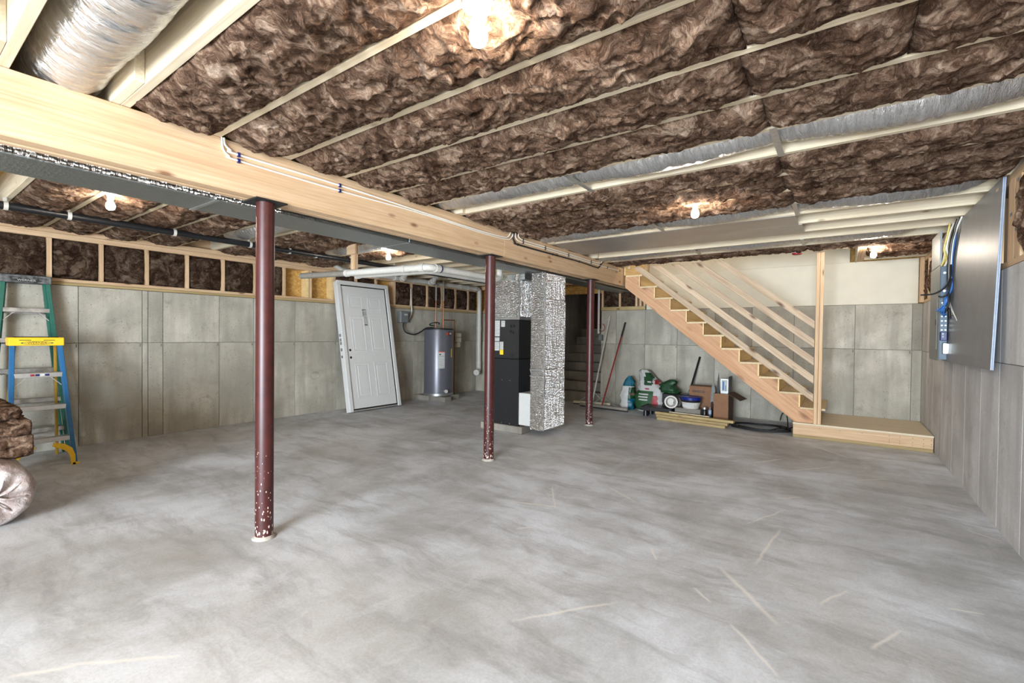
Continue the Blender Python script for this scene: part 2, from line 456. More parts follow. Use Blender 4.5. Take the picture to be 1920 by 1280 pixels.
def batt(name, parent, mat, o, ux, vx, nx, lu, lv, res=.016, sag=.03, amp=1.0, over=.012, endgap=.0, depth=.05):
    """lofted pad: origin o, unit axes ux (length lu), vx (length lv), outward nx"""
    seed = _seed[0]; _seed[0] += 9
    nu = max(3, int(lu/res)); nv = max(3, int(lv/res))
    uu = np.linspace(0, 1, nu); vv = np.linspace(0, 1, nv)
    U, Vv = np.meshgrid(uu, vv, indexing='ij')
    u = U*lu; v = Vv*lv
    e = np.minimum(Vv, 1-Vv)*2; ee = np.minimum(u, lu-u)/.07; ee = np.clip(ee, 0, 1)
    prof = (1-(1-e)**3.2)
    h = sag*prof+fluff(u+seed*3.1, v+seed*1.7, seed % 200, amp)*np.clip(prof*1.4, .08, 1)
    h = h*(.45+.55*ee**.5)-.012*(1-ee)**2
    side = np.where(Vv < .5, -1, 1)*np.clip(1-e*3, 0, 1)
    v2 = v+side*(over*(pn(u*6, Vv*0+seed, 5)+.35*pn(u*21, Vv*0+seed, 6))*1.3)
    h = np.where(e < 1e-6, -.010+.016*pn(u*7, Vv*0+seed*.7, 8), h)
    o = np.array(o); ux = np.array(ux); vx = np.array(vx); nx = np.array(nx)
    Pn = o+u[..., None]*ux+v2[..., None]*vx+h[..., None]*nx
    # back skirt so that the pad has thickness
    vin = np.clip(v, .012, lv-.012)
    Pb = o+u[..., None]*ux+vin[..., None]*vx-depth*nx
    V = [tuple(p) for p in Pn.reshape(-1, 3)]
    idx = np.arange(nu*nv).reshape(nu, nv)
    a = idx[:-1, :-1].ravel(); b = idx[1:, :-1].ravel(); c = idx[1:, 1:].ravel(); d = idx[:-1, 1:].ravel()
    F = [tuple(q) for q in np.stack([a, b, c, d], 1).tolist()]
    rim = list(idx[:, 0])+list(idx[-1, 1:])+list(idx[::-1, -1][1:])+list(idx[0, ::-1][1:-1])
    rim = [int(i) for i in rim]
    nb = len(V); V += [tuple(p) for p in Pb.reshape(-1, 3)[rim]]
    m = len(rim)
    F += [(rim[i], nb+i, nb+(i+1) % m, rim[(i+1) % m]) for i in range(m)]
    F.append(tuple(range(nb, nb+m))[::-1])
    if np.dot(np.cross(ux, vx), nx) < 0: F = [f[::-1] for f in F]
    g = G(); g.V = V; g.F = F
    return obj(name, g, mat, parent, smooth=True)
#@@BODY
SCRAPES += [(-0.56, 2.92, -0.21, 2.48, 0.02), (-0.4, 2.37, -0.17, 2.1, 0.012), (-0.32, 3.74, -0.39, 3.07, 0.014), (-0.32, 4.21, -0.53, 3.71, 0.012), (-1.24, 1.77, -0.91, 2.2, 0.013), (-0.62, 2.59, -0.51, 2.49, 0.012), (-1.67, 3.86, -1.34, 3.65, 0.018), (-0.74, 5.56, -0.5, 5.95, 0.018), (-1.72, 5.53, -1.35, 5.9, 0.016), (-0.31, 6.98, 0.1, 6.49, 0.019), (-2.15, 3.04, -1.79, 3.16, 0.019), (-2.07, 3.55, -1.79, 3.13, 0.012), (-0.07, 2.81, 0.06, 3.06, 0.012), (-0.42, 4.43, -0.24, 4.63, 0.012), (0.15, 5.49, 0.42, 5.75, 0.012), (-2.13, 4.12, -1.82, 4.08, 0.016), (-0.38, 5.47, -0.05, 5.91, 0.014), (-1.22, 5.46, -0.88, 5.87, 0.012), (-1.82, 2.64, -1.71, 2.75, 0.012), (-0.97, 2.92, -0.88, 2.77, 0.012), (0.13, 2.54, 0.26, 2.79, 0.012), (0.46, 3.15, 0.61, 3.2, 0.012), (0.75, 4.55, 0.91, 4.43, 0.012), (-2.53, 0.46, -2.21, 0.76, 0.016), (-2.61, 0.31, -2.48, 0.5, 0.016)]
M['floor'] = floor_mat()
XL, XR, YB, YR = -7.2, .94, 8.6, -4.5
JZ = 2.5
# ================================================================= floor
struct('floor', G().box(XL-.2, XR+.2, YR-.2, YB+.2, -.12, 0), 'floor', 'bare grey concrete slab with pale trowel scrapes', 'floor')

# ================================================================= walls
def conc_panels(par, plane, sgn, at, us, zs, mat='conc', gap=.006, th=.012):
    for a, b in zip(us[:-1], us[1:]):
        for z0, z1 in zip(zs[:-1], zs[1:]):
            g = G(); lo, hi = sorted((at, at-sgn*th))
            if plane == 'x': g.box(lo, hi, a+gap/2, b-gap/2, z0+gap/2 if z0 else 0, z1-gap/2)
            else: g.box(a+gap/2, b-gap/2, lo, hi, z0+gap/2 if z0 else 0, z1-gap/2)
            obj('concrete_panel', g, mat, par, bevel=.002)
def tie_marks(par, plane, sgn, at, us, z):
    g = G()
    for u in us:
        w, t = .012, .002
        if plane == 'x': g.box(*sorted((at, at+sgn*t)), u-.02-w/2, u-.02+w/2, z-.05, z-.012)
        else: g.box(u-.02-w/2, u-.02+w/2, *sorted((at, at+sgn*t)), z-.05, z-.012)
    obj('form_tie_mark', g, 'joint', par, kind='stuff')

wl = struct('wall_left', G().box(XL-.2, XL-.011, YR-.2, YB+.2, 0, 1.86), 'joint', 'left foundation wall of poured concrete under a stud knee wall', 'wall')
usL = [YR, -3.2, -1.4, -.6, 0, .62, 1.44, 2.04, 2.10, 2.26, 2.93, 3.40, 4.05, 4.80, 5.5, 6.1, 6.6, 7.2, 7.85, YB]
conc_panels(wl, 'x', 1, XL, usL, [0, 1.20, 1.86])
tie_marks(wl, 'x', 1, XL, [.62, 1.44, 2.04, 2.26, 2.93, 3.40, 4.05, 4.8, 5.5, 6.1], 1.2)
obj('sill_plate', G().box(XL-.15, XL+.015, YR, YB, 1.862, 1.895), 'treatedY', wl, bevel=.002)
obj('sole_plate', G().box(XL-.15, XL+.004, YR, YB, 1.897, 1.932), 'pineY', wl, bevel=.002)
obj('top_plate', G().box(XL-.15, XL+.004, YR, YB, 2.38, 2.438), 'pineY', wl, bevel=.002)
obj('top_plate', G().box(XL-.15, XL+.012, YR, YB, 2.44, 2.498), 'pineY', wl, bevel=.002)
obj('sheathing_panel', G().box(XL-.19, XL-.155, YR, YB+.2, 1.862, 2.76), 'osb', wl)
obj('rim_board', G().box(XL-.15, XL-.11, YR, YB, 2.502, 2.74), 'pineY', wl)
sy = [1.2+.445*k for k in range(-12, 17)]
for y in sy: obj('stud', G().box(XL-.15, XL, y-.021, y+.021, 1.933, 2.379), 'pineZ', wl, bevel=.002)
obj('stud', G().box(XL-.15, XL, 4.24, 4.282, 1.933, 2.379), 'ply', wl)
obj('stud', G().box(XL-.15, XL, 4.70, 4.738, 1.933, 2.379), 'ply', wl)
for y0, y1 in zip(sy[:-1], sy[1:]):
    if y0 < -.2 or 3.8 < y0 < 4.6 or 5.6 < y0 < 6.0: continue
    batt('insulation_batt', wl, 'insShade', (XL-.03, y0+.023, 1.936), (0, 1, 0), (0, 0, 1), (1, 0, 0), y1-y0-.046, .44, res=.018, sag=.035, amp=.8, over=.004, depth=.06)
batt('insulation_batt', wl, 'insShade', (XL-.03, 8.35, 1.936), (0, 1, 0), (0, 0, 1), (1, 0, 0), .25, .44, res=.02, sag=.03, over=.004)
obj('blocking', G().box(XL-.15, XL-.02, 7.9, 8.3, 2.12, 2.18), 'pineY', wl)

wr = struct('wall_right', G().box(XR+.011, XR+.2, YR-.2, YB+.2, 0, 1.86), 'joint', 'right foundation wall of poured concrete beside the stair landing', 'wall')
usR = [YR, -3, -.6, .6, 1.8, 2.4, 3.0, 3.6, 4.2, 4.73, 5.26, 5.83, 6.4, 7.0, 7.6, 8.1, YB]
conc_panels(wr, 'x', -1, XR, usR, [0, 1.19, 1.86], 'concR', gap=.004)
obj('sole_plate', G().box(XR, XR+.15, YR, YB, 1.862, 1.90), 'pineY', wr)
obj('top_plate', G().box(XR, XR+.15, YR, YB, 2.44, 2.498), 'pineY', wr)
obj('sheathing_panel', G().box(XR+.155, XR+.19, YR, YB+.2, 1.862, 2.76), 'osb', wr)
obj('rim_board', G().box(XR+.11, XR+.15, YR, YB, 2.502, 2.74), 'pineY', wr)
for y0, y1 in ((4.34, 4.475), (4.477, 4.62)): obj('stud', G().box(XR-.002, XR+.14, y0, y1, 1.90, 2.439), 'pineZ', wr, bevel=.002)
for i, (y, z, w_) in enumerate(((4.545, 2.20, .05), (4.40, 2.40, .05), (4.43, 2.08, .04))): obj('stamp', G().box(XR-.0032, XR-.0022, y-w_/2, y+w_/2, z, z+.022), 'grey_ink', wr)
ry = [2.6, 3.05, 3.5, 3.93, 4.36]
for y0, y1 in zip(ry[:-1], ry[1:]):
    if y0 != 2.6: obj('stud', G().box(XR, XR+.14, y0-.02, y0+.02, 1.90, 2.439), 'pineZ', wr)
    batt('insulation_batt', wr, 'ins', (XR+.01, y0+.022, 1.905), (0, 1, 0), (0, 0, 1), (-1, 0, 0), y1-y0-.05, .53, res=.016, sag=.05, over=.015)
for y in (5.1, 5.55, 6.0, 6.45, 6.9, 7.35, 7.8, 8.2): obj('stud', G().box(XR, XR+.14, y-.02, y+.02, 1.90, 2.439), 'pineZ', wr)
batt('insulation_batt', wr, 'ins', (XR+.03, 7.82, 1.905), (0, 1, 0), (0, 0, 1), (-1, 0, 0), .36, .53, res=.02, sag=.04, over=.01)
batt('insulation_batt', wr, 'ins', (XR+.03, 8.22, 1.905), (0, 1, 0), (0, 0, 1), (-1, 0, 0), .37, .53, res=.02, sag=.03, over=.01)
obj('stud', G().box(XR-.05, XR-.002, 8.5, 8.575, 1.87, 2.498), 'pineZ', wr)

BX0, BX1 = -5.1, -3.92
wb = struct('wall_back', G().box(XL-.2, BX0, YB+.011, YB+.2, 0, 1.86).box(BX1, XR+.2, YB+.011, YB+.2, 0, 1.86), 'joint', 'back foundation wall of poured concrete behind the staircase', 'wall')
conc_panels(wb, 'y', -1, YB, [XL, -6.4, -5.8, BX0], [0, 1.2, 1.86])
usB = [BX1, -3.6, -3.02, -2.42, -1.78, -1.2, -.6, .18, .83, XR]
conc_panels(wb, 'y', -1, YB, usB, [0, 1.2, 1.86])
tie_marks(wb, 'y', -1, YB, [-3.02, -2.42, -1.78, .18, .83], 1.2)
for x0, x1 in ((XL, BX0), (BX1, -3.02)):
    obj('sill_plate', G().box(x0, x1, YB-.012, YB+.14, 1.862, 1.93), 'treatedX', wb, bevel=.002)
obj('top_plate', G().box(XL, -3.02, YB, YB+.14, 2.42, 2.498), 'pineX', wb)
obj('sheathing_panel', G().box(XL-.16, BX0, YB+.15, YB+.19, 1.862, 2.76), 'osb', wb)
obj('sheathing_panel', G().box(BX1, XR+.16, YB+.15, YB+.19, 1.862, 2.76), 'osb', wb)
obj('sheathing_panel', G().box(BX0+.001, BX1-.001, YB+.15, YB+.19, 2.38, 2.76), 'osb', wb)
for x in (BX1+.02, -3.535, -3.2, -3.12, -3.04, BX0-.02, -5.55, -6.0, -6.45, -6.9):
    obj('stud', G().box(x-.02, x+.02, YB, YB+.14, 1.932, 2.419), 'pineZ', wb, bevel=.002)
for x0, x1 in ((-3.88, -3.555), (-3.515, -3.22), (-5.53, -5.14), (-5.98, -5.57), (-6.43, -6.02), (-6.88, -6.47)):
    batt('insulation_batt', wb, 'insShade', (x0+.002, YB+.03, 1.935), (1, 0, 0), (0, 0, 1), (0, -1, 0), x1-x0-.004, .48, res=.02, sag=.035, amp=.8, over=.004)
obj('header', G().box(BX0, BX1, YB+.005, YB+.09, 2.215, 2.375), 'osb', wb)
obj('drywall_sheet', G().box(-3.0, .885, YB-.001, YB+.010, 1.862, 2.498), 'drywall', wb, label='pale drywall above the bare concrete')
obj('drywall_sheet', G().box(-4.4, .1, YB-.001, YB+.010, 2.50, 3.6), 'drywall', wb)
rear = G().box(XL-.2, -1.97, YR-.2, YR, 0, 2.76).box(1.07, XR+.2, YR-.2, YR, 0, 2.76).box(-1.97, 1.07, YR-.2, YR, 2.42, 2.76)  # opening added for the fill light; unseen, no glass built
struct('wall_rear', rear, 'concR', 'rear wall with an assumed door opening added behind the viewpoint', 'wall')
for nm, g in (('wall_stairwell_front', G().box(-4.5, .18, 7.05, 7.10, 2.77, 3.6)), ('wall_stairwell_right', G().box(.18, .22, 7.1, 8.7, 2.77, 3.6)), ('wall_stairwell_left', G().box(-4.5, -4.45, 7.1, 8.7, 2.77, 3.6))):
    struct(nm, g, 'drywall', 'drywall face of the '+nm.split('_')[2]+' side of the stairwell above', 'wall')
struct('ceiling_stairwell', G().box(-4.5, .22, 7.05, 8.8, 3.6, 3.65), 'drywall', 'ceiling high above the stairs', 'ceiling')

# bulkhead stairs behind the opening
bs = thing('bulkhead_stairs', 'grey concrete steps climbing through the dark back opening to a red hatch', 'stairs', (-4.5, YB, 0), kind='structure')
for i in range(8):
    obj('step', G().box(BX0-.15, BX1+.1, YB+.01+.245*i, YB+2.4, .19*i+.001, .19*(i+1)), 'pad', bs, bevel=.006)
obj('side_wall', G().box(BX0-.35, BX0-.16, YB+.2, YB+2.6, 0, 2.5), 'conc', bs)
obj('side_wall', G().box(BX1+.11, BX1+.3, YB+.2, YB+2.6, 0, 2.5), 'conc', bs)
hd = obj('hatch_door', G().box(BX0-.15, BX1+.1, YB+2.1, YB+2.16, 1.53, 2.45).box(BX0-.15, BX1+.1, YB+.2, YB+2.16, 2.45, 2.5), 'dark_red_steel', bs, label='dark red steel hatch at the top')
for x in (-4.62, -4.3): obj('latch', G().box(x-.05, x+.05, YB+2.07, YB+2.099, 1.62, 1.66).cyl((x, YB+2.06, 1.64), (x, YB+2.1, 1.64), .02, 8), 'galv', hd)

# ================================================================= ceiling: deck, joists, insulation
ce = struct('ceiling', G().box(XL-.2, XR+.2, YR-.2, 7.19, 2.742, 2.77).box(XL-.2, -3.16, 7.19, YB+.2, 2.742, 2.77).box(.18, XR+.2, 7.19, YB+.2, 2.742, 2.77), 'osb',
            'open joist ceiling packed with brown fibreglass', 'ceiling')
E_ = lambda k: 1.228+.4257*k
for k in range(-13, 15):
    e = E_(k); x0 = -3.35
    obj('joist', G().box(x0, XR+.1, e-.04, e, JZ, 2.741), 'paleX', ce, bevel=.002)
for k in range(15, 18): obj('joist', G().box(.262, XR+.1, E_(k)-.04, E_(k), JZ, 2.741), 'paleX', ce, bevel=.002)
for k in range(-13, 18):
    e = E_(k)-.041; obj('joist', G().box(XL-.11, {-1: -2.65, -2: -2.74, 0: -2.86, 2: -2.8}.get(k, -2.92), e-.04, e, JZ, 2.741), 'paleX', ce, bevel=.002)
obj('joist', G().box(-3.0, XR+.1, E_(14)+.001, E_(14)+.041, JZ, 2.741), 'paleX', ce)          # doubled at the stair opening
obj('header', G().box(.18, .219, E_(14)+.042, YB-.002, JZ, 2.741), 'pineY', ce, bevel=.002)
obj('header', G().box(.22, .259, E_(14)+.042, YB-.002, JZ, 2.741), 'pineY', ce, bevel=.002)
obj('drywall_sheet', G().box(.166, .179, E_(14)+.042, YB-.002, JZ-.01, 3.6), 'drywall', ce)
def bay(k, x0, x1, left=False, res=.016, sag=.035, z=JZ):
    y0 = E_(k)+.001; y1 = E_(k+1)-.041
    if left: y0, y1 = E_(k)-.04, E_(k+1)-.082
    if y0 >= y1: return
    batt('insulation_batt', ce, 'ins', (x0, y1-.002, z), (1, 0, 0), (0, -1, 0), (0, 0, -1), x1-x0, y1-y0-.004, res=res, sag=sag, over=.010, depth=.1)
for k in (-1, 0, 1, 2, 3, 5, 6, 7, 13):
    res = .013 if k < 3 else .017
    x1 = -.33+random.uniform(-.03, .03)
    sg = .045 if k != 13 else .03
    bay(k, -2.985, x1-.001, res=res, sag=sg)
    if k != 13 : bay(k, x1+.001, XR-.02 if k != 2 else .2, res=res, sag=sg)
    else: bay(k, x1+.001, XR-.02, res=res, sag=sg)
    if k == 2: bay(k, .202, XR-.02, res=res, sag=sg)
for k in (14, 15): bay(k, .27, XR-.02, sag=.05)
bay(12, -2.9, .9, sag=-.0, res=.03, z=2.66)
for k in (-1, 0, 1, 2, 4, 5, 7):
    bay(k, XL+.02, -5.3, True, res=.02, sag=.05); bay(k, -5.292, -3.66, True, res=.018, sag=.04)
bay(3, XL+.02, -5.2, True, res=.024, sag=0, z=2.62); bay(6, XL+.02, -6.3, True, res=.024, sag=.03)
# steel panning under the open bays
for y0, y1, x1 in ((E_(9)-.02, E_(10)-.02, -.36), (E_(10)-.018, E_(11)-.002, -.33)):
    t = obj('panning_sheet', G().box(-2.98, x1, y0, y1, JZ-.004, JZ-.001), 'sheet', ce, label='flat dull sheet steel nailed under the joists')

# ================================================================= main beam and columns
bm = thing('support_beam', 'long pale timber beam carried on three dark red columns', 'beam', (-3.08, 2.8, 2.2))
for i, (x0, x1, cuts) in enumerate(((-3.052, -3.0, (YR, 4.05, YB)), (-3.106, -3.054, (YR, 1.6, 6.4, YB)), (-3.16, -3.108, (YR, 4.0, YB)))):
    for y0, y1 in zip(cuts[:-1], cuts[1:]):
        obj('ply', G().box(x0, x1, y0+.001, y1-.001, 2.2+(.004 if i == 1 else 0), 2.498), 'pineY', bm, bevel=.003)
for i, (y, lab) in enumerate(((1.524, 'nearest dark red steel column, paint chipped white at its foot'), (3.907, 'dark red steel column beside the black air handler'), (6.356, 'dark red steel column before the back wall, beside the brooms'))):
    c = thing('steel_column', lab, 'column', (-3.075, y, 0), group='steel columns under the beam')
    obj('tube', G().cyl((-3.075, y, 0.0), (-3.075, y, 2.191), .055, 32), 'steelred', c, smooth='auto')
    obj('cap_plate', G().box(-3.19, -2.985, y-.1, y+.1, 2.191, 2.1995), 'black', c)
    prof = [(.074+.006*random.random(), 0.0), (.062, .007), (.0565, .018)]
    obj('grout_collar', G().lathe(prof, (-3.075, y, 0), 20), 'mortar', c, smooth=True)

# ================================================================= lamps
def lamp(x, y, zb, label, box=False):
    t = thing('ceiling_lamp', label, 'lamp', (x, y, zb), group='bare bulb lamps on the joists')
    obj('lampholder', G().lathe([(.058, 0), (.058, -.012), (.054, -.016), (.032, -.022), (.024, -.04), (.022, -.058), (.0, -.058)], (x, y, zb-.001), 28), 'porcelain', t, smooth='auto')
    if box: obj('junction_box', G().lathe([(.048, .045), (.05, 0.0), (.0, 0.0)], (x, y, zb), 16), 'grey_box', t)
    for s in (-1, 1): obj('screw', G().lathe([(.004, -.0165), (.004, -.019), (0, -.019)], (x+.043*s*.82, y+.043*s*.57, zb), 8), 'galv', t)
    pr = [(.015, -.06), (.016, -.07), (.020, -.083), (.028, -.098), (.032, -.115), (.031, -.128), (.024, -.142), (.012, -.149), (.0, -.15)]
    obj('bulb', G().lathe(pr, (x, y, zb), 20), 'bulb', t, smooth=True)
    return t
lamp(-1.04, 1.24, 2.5, 'nearest bare bulb in a white porcelain holder, seen large overhead')
lamp(-4.957, 1.19, 2.5, 'bare lit bulb above the ladders, beyond the beam')
lamp(-5.01, 4.125, 2.5, 'bare lit bulb above the white PVC pipes near the leaning door')
lamp(-1.01, 4.05, 2.5, 'bare lit bulb between two silver flexible ducts', True)
lamp(.257+.06, 7.2+.0, 2.5, 'bare lit bulb over the stair landing')
lamp(-1.0, -2.4, 2.5, 'added bare bulb, unseen behind the viewpoint over the open floor')  # unseen lamp, added for more light from behind the camera
lamp(-4.9, -2.2, 2.5, 'added bare bulb, unseen behind the viewpoint beyond the beam')  # another unseen lamp added for its light
lamp(-2.1, 7.9, 3.6, 'assumed bare bulb, unseen, high above the staircase')  # unseen lamp assumed from the bright drywall over the stairs

# ================================================================= flexible ducts
def flex(label, pts, r, straps, y0, y1, zs, sd, n=30, step=.012):
    path = smoothpath(pts, 12)
    L = [0]
    for a, b in zip(path[:-1], path[1:]): L.append(L[-1]+(b-a).length)
    m = max(8, int(L[-1]/step)); P = []
    for i in range(m+1):
        s = L[-1]*i/m; j = max(0, min(len(L)-2, int(np.searchsorted(L, s))-1)); f = (s-L[j])/max(1e-6, L[j+1]-L[j]); P.append(path[j].lerp(path[j+1], f))
    I, A = np.meshgrid(np.arange(m+1)*step, np.arange(n)*2*np.pi/n, indexing='ij')
    ca, sa = np.cos(A), np.sin(A)
    wr_ = -np.abs(pn(I*14+ca*.9, sa*1.6+I*1.0, sd))*.075-np.abs(pn(I*34+ca*2, sa*3, sd+3))*.055+pn(I*2.2+ca*.6, sa*.8, sd+5)*.05
    for sx in straps:
        d = np.array([abs(p.x-sx) for p in P])[:, None]; wr_ = wr_-.05*np.exp(-(d/.04)**2)
    t = thing('flexible_duct', label, 'duct', tuple(pts[len(pts)//2]), group='silver flexible ducts')
    obj('jacket', G().tube(P, r, n, True, lambda i, a, rr: rr*(1+wr_[i, int(round(a*n/2/math.pi)) % n])), 'flex', t, smooth=True)
    for sx in straps:
        g = G()
        g.box(sx-.018, sx+.018, y0-.045, y1+.045, zs-.003, zs)
        obj('strap', g, 'strap', t)
    return t
flex('wide silver flexible duct passing over the beam, nearest one', [(-3.7, .57, 2.64), (-2.6, .57, 2.64), (-1.2, .57, 2.645), (.85, .57, 2.65)], .155, [], .38, .72, 2.49, 11)
flex('silver flexible duct held by two straps, in the first ducted bay past the near bulb', [(-3.6, 3.12, 2.66), (-2.7, 3.12, 2.63), (-1.65, 3.125, 2.635), (-1.0, 3.12, 2.605), (-.32, 3.12, 2.63), (.35, 3.12, 2.60), (.72, 3.12, 2.63), (.86, 3.13, 2.71)], .140, [-1.62, -.32], E_(4)+.001, E_(5)-.041, 2.4985, 40)
flex('silver flexible duct beside the flat steel sheet, ending above the grey board', [(-3.6, 4.83, 2.66), (-2.7, 4.83, 2.62), (-1.6, 4.83, 2.632), (-1.0, 4.83, 2.602), (-.34, 4.83, 2.63), (.3, 4.83, 2.60), (.7, 4.83, 2.62), (.84, 4.84, 2.69)], .145, [-1.58, -.34], E_(8)+.001, E_(9)-.041, 2.4985, 71)
flex('silver flexible duct nearest the staircase opening', [(-3.6, 6.52, 2.66), (-2.7, 6.52, 2.61), (-1.6, 6.52, 2.632), (-1.0, 6.52, 2.60), (-.38, 6.52, 2.63), (.15, 6.52, 2.605), (.5, 6.52, 2.63), (.68, 6.52, 2.70)], .14, [-1.6, -.38], E_(12)+.001, E_(13)-.041, 2.4985, 93)
flex('silver flexible duct beyond the beam, behind the nearest column', [(-3.66, 2.66, 2.60), (-4.6, 2.66, 2.60), (-5.4, 2.66, 2.585), (-6.2, 2.67, 2.62)], .135, [-4.7], E_(3)-.04, E_(4)-.082, 2.4985, 120, 24, .02)
flex('short silver flexible duct by the bulb over the PVC pipes', [(-3.66, 3.93, 2.62), (-4.5, 3.93, 2.60), (-5.4, 3.94, 2.585), (-6.1, 3.95, 2.62)], .135, [-4.6], E_(6)-.04, E_(7)-.082, 2.4985, 140, 24, .02)

# ================================================================= trunk duct, air handler, return drop
td = thing('trunk_duct', 'long dull silver rectangular duct hung beside the beam', 'duct', (-3.44, 2.5, 2.3))
for y0, y1 in ((-1.9, 1.30), (1.306, 2.9), (2.906, 4.40)):
    obj('duct_section', G().box(-3.64, -3.24, y0, y1, 2.186, 2.46), 'trunk', td, bevel=.006)
obj('duct_section', G().prism([(-3.64, 4.402), (-3.24, 4.402), (-3.24, 4.75), (-3.56, 4.75)], 'z', 2.186, 2.46), 'trunk', td)
obj('duct_section', G().box(-3.56, -3.24, 4.752, 8.55, 2.186, 2.46), 'trunk', td, bevel=.006)
obj('wrap', G().box(-3.239, -3.232, -1.9, 1.72, 2.19, 2.455), 'bubble', td, label='bright bubble foil on the side face')
for y in (1.303, 2.903, 4.401): obj('seam', G().box(-3.645, -3.235, y-.012, y+.012, 2.182, 2.1858), 'galv', td)

ah = thing('air_handler', 'tall black air handler cabinet on a concrete pad under silver plenum', 'air handler', (-3.85, 5.45, 0))
obj('pad', G().box(-4.22, -3.5, 5.16, 5.85, 0, .098), 'pad', ah, bevel=.01)
obj('lower_panel', G().box(-4.12, -3.58, 5.192, 5.74, .1, 1.018), 'furnace', ah, bevel=.004)
obj('upper_panel', G().box(-4.12, -3.58, 5.188, 5.74, 1.024, 1.56), 'black', ah, bevel=.004)
obj('flange', G().box(-4.14, -3.565, 5.175, 5.75, 1.562, 1.60), 'galv', ah, bevel=.003)
obj('plenum', G().box(-4.12, -3.575, 5.19, 5.74, 1.602, 2.105), 'bubble', ah, bevel=.008, label='bubble foil plenum')
obj('takeoff', G().prism([(-4.12, 5.2), (-3.50, 5.2), (-3.50, 5.74), (-4.12, 5.74)], 'z', 2.107, 2.185), 'trunk', ah)
obj('loose_foil', G().add([(-3.66, 5.185, 2.18), (-3.58, 5.18, 2.18), (-3.585, 5.175, 2.03), (-3.62, 5.15, 2.10)], [(0, 1, 2, 3)]).add([(-3.66, 5.187, 2.18), (-3.58, 5.183, 2.18), (-3.585, 5.179, 2.03), (-3.62, 5.155, 2.10)], [(3, 2, 1, 0)]), 'bubble', ah)
obj('corner_tape', G().box(-3.58, -3.57, 5.184, 5.194, 1.60, 2.17), 'galv', ah)
for a in ((-3.998, -3.905, 1.33, 1.555, 'paper'), (-3.88, -3.815, 1.465, 1.55, 'paper'), (-3.998, -3.91, 1.265, 1.315, 'paper'), (-3.998, -3.91, 1.13, 1.255, 'paper'), (-3.90, -3.84, 1.145, 1.255, 'paper'), (-3.90, -3.84, 1.075, 1.142, 'yellow')):
    s = obj('sticker', G().box(a[0], a[1], 5.1865, 5.1878, a[2], a[3]), a[4], ah, label='yellow sticker' if a[4] == 'yellow' else 'white sticker')
    if a[4] == 'paper':
        g = G(); n = int((a[3]-a[2])/.018)
        for i in range(n): g.box(a[0]+.008, a[1]-.008-.02*(i % 3 == 2), 5.1858, 5.1864, a[3]-.012-i*.018, a[3]-.007-i*.018)
        obj('print', g, 'grey_ink', s, kind='stuff')
for x, z in ((-3.72, 1.475), (-3.665, 1.475), (-3.72, 1.40), (-3.68, 1.385)): obj('port', G().cyl((x, 5.188, z), (x, 5.172, z), .018, 12), 'black_gloss', ah)
obj('handle_recess', G().box(-3.73, -3.67, 5.181, 5.188, 1.045, 1.09), 'black_gloss', ah)
for x in (-3.86, -3.72):
    for z in (.72, .12): obj('screw', G().cyl((x, 5.192, z), (x, 5.187, z), .006, 8), 'galv', ah)
obj('filter_cabinet', G().box(-3.578, -3.378, 5.2, 5.72, .12, .56), 'white_paint', ah, bevel=.006, label='white filter cabinet at the base')
rd = thing('return_duct', 'tall bubble foil wrapped duct dropping from the beam to just above the floor', 'duct', (-3.265, 5.45, .09))
obj('duct_section', G().box(-3.376, -3.156, 5.17, 5.73, .09, .80), 'bubble', rd, bevel=.008)
obj('duct_section', G().box(-3.372, -3.16, 5.174, 5.726, .802, .90), 'bubble', rd, bevel=.004)
obj('duct_section', G().box(-3.376, -3.156, 5.17, 5.73, .902, 1.83), 'bubble', rd, bevel=.008)
obj('duct_section', G().box(-3.376, -3.165, 5.17, 5.73, 1.834, 2.184), 'bubble', rd, bevel=.008)
obj('corner_tape', G().box(-3.166, -3.152, 5.1655, 5.1695, .1, 2.18), 'galv', rd)
obj('foil_tape', G().box(-3.38, -3.152, 5.166, 5.169, .80, .815).box(-3.38, -3.152, 5.166, 5.169, .885, .905), 'galv', rd)

# ================================================================= plumbing
p = thing('vent_pipe', 'white PVC pipe pair, one end shaded grey, hung at ceiling level above the leaning door', 'pipe', (-4.5, 3.5, 2.1))
def elb(a, b, c, r, n=6):
    a, b, c = Vector(a), Vector(b), Vector(c); u = (a-b).normalized(); v = (c-b).normalized()
    s = b+u*r; e = b+v*r
    return [((1-t)**2)*s+2*t*(1-t)*b+t*t*e for t in [i/n for i in range(n+1)]]
def pipe(pts, r, mat, par, name='pipe', rb=.09, n=16):
    P = [Vector(pts[0])]
    for a, b, c in zip(pts[:-2], pts[1:-1], pts[2:]): P += elb(a, b, c, rb)
    P.append(Vector(pts[-1]))
    return obj(name, G().tube(P, r, n), mat, par, smooth='auto')
def collar(c, d, r, l, mat, par, name='coupling'):
    c = Vector(c); d = Vector(d).normalized()
    return obj(name, G().cyl(c-d*l/2, c+d*l/2, r, 18), mat, par, smooth='auto')
pipe([(-5.05, 3.50, 2.10), (-3.76, 3.67, 2.10), (-3.76, 4.98, 2.10), (-3.76, 4.98, 2.47)], .040, 'white_pvc', p)
pipe([(-5.83, 3.36, 2.10), (-5.06, 3.50, 2.10)], .038, 'grey_pvc', p)  # same white pipe; grey colour stands in for its less lit stretch
pipe([(-5.06, 3.66, 2.09), (-3.92, 3.81, 2.09), (-3.92, 4.98, 2.09), (-3.92, 4.98, 2.47)], .038, 'white_pvc', p)
collar((-5.03, 3.503, 2.10), (1, .13, 0), .046, .05, 'white_pvc', p); collar((-5.04, 3.665, 2.09), (1, .13, 0), .045, .05, 'white_pvc', p)
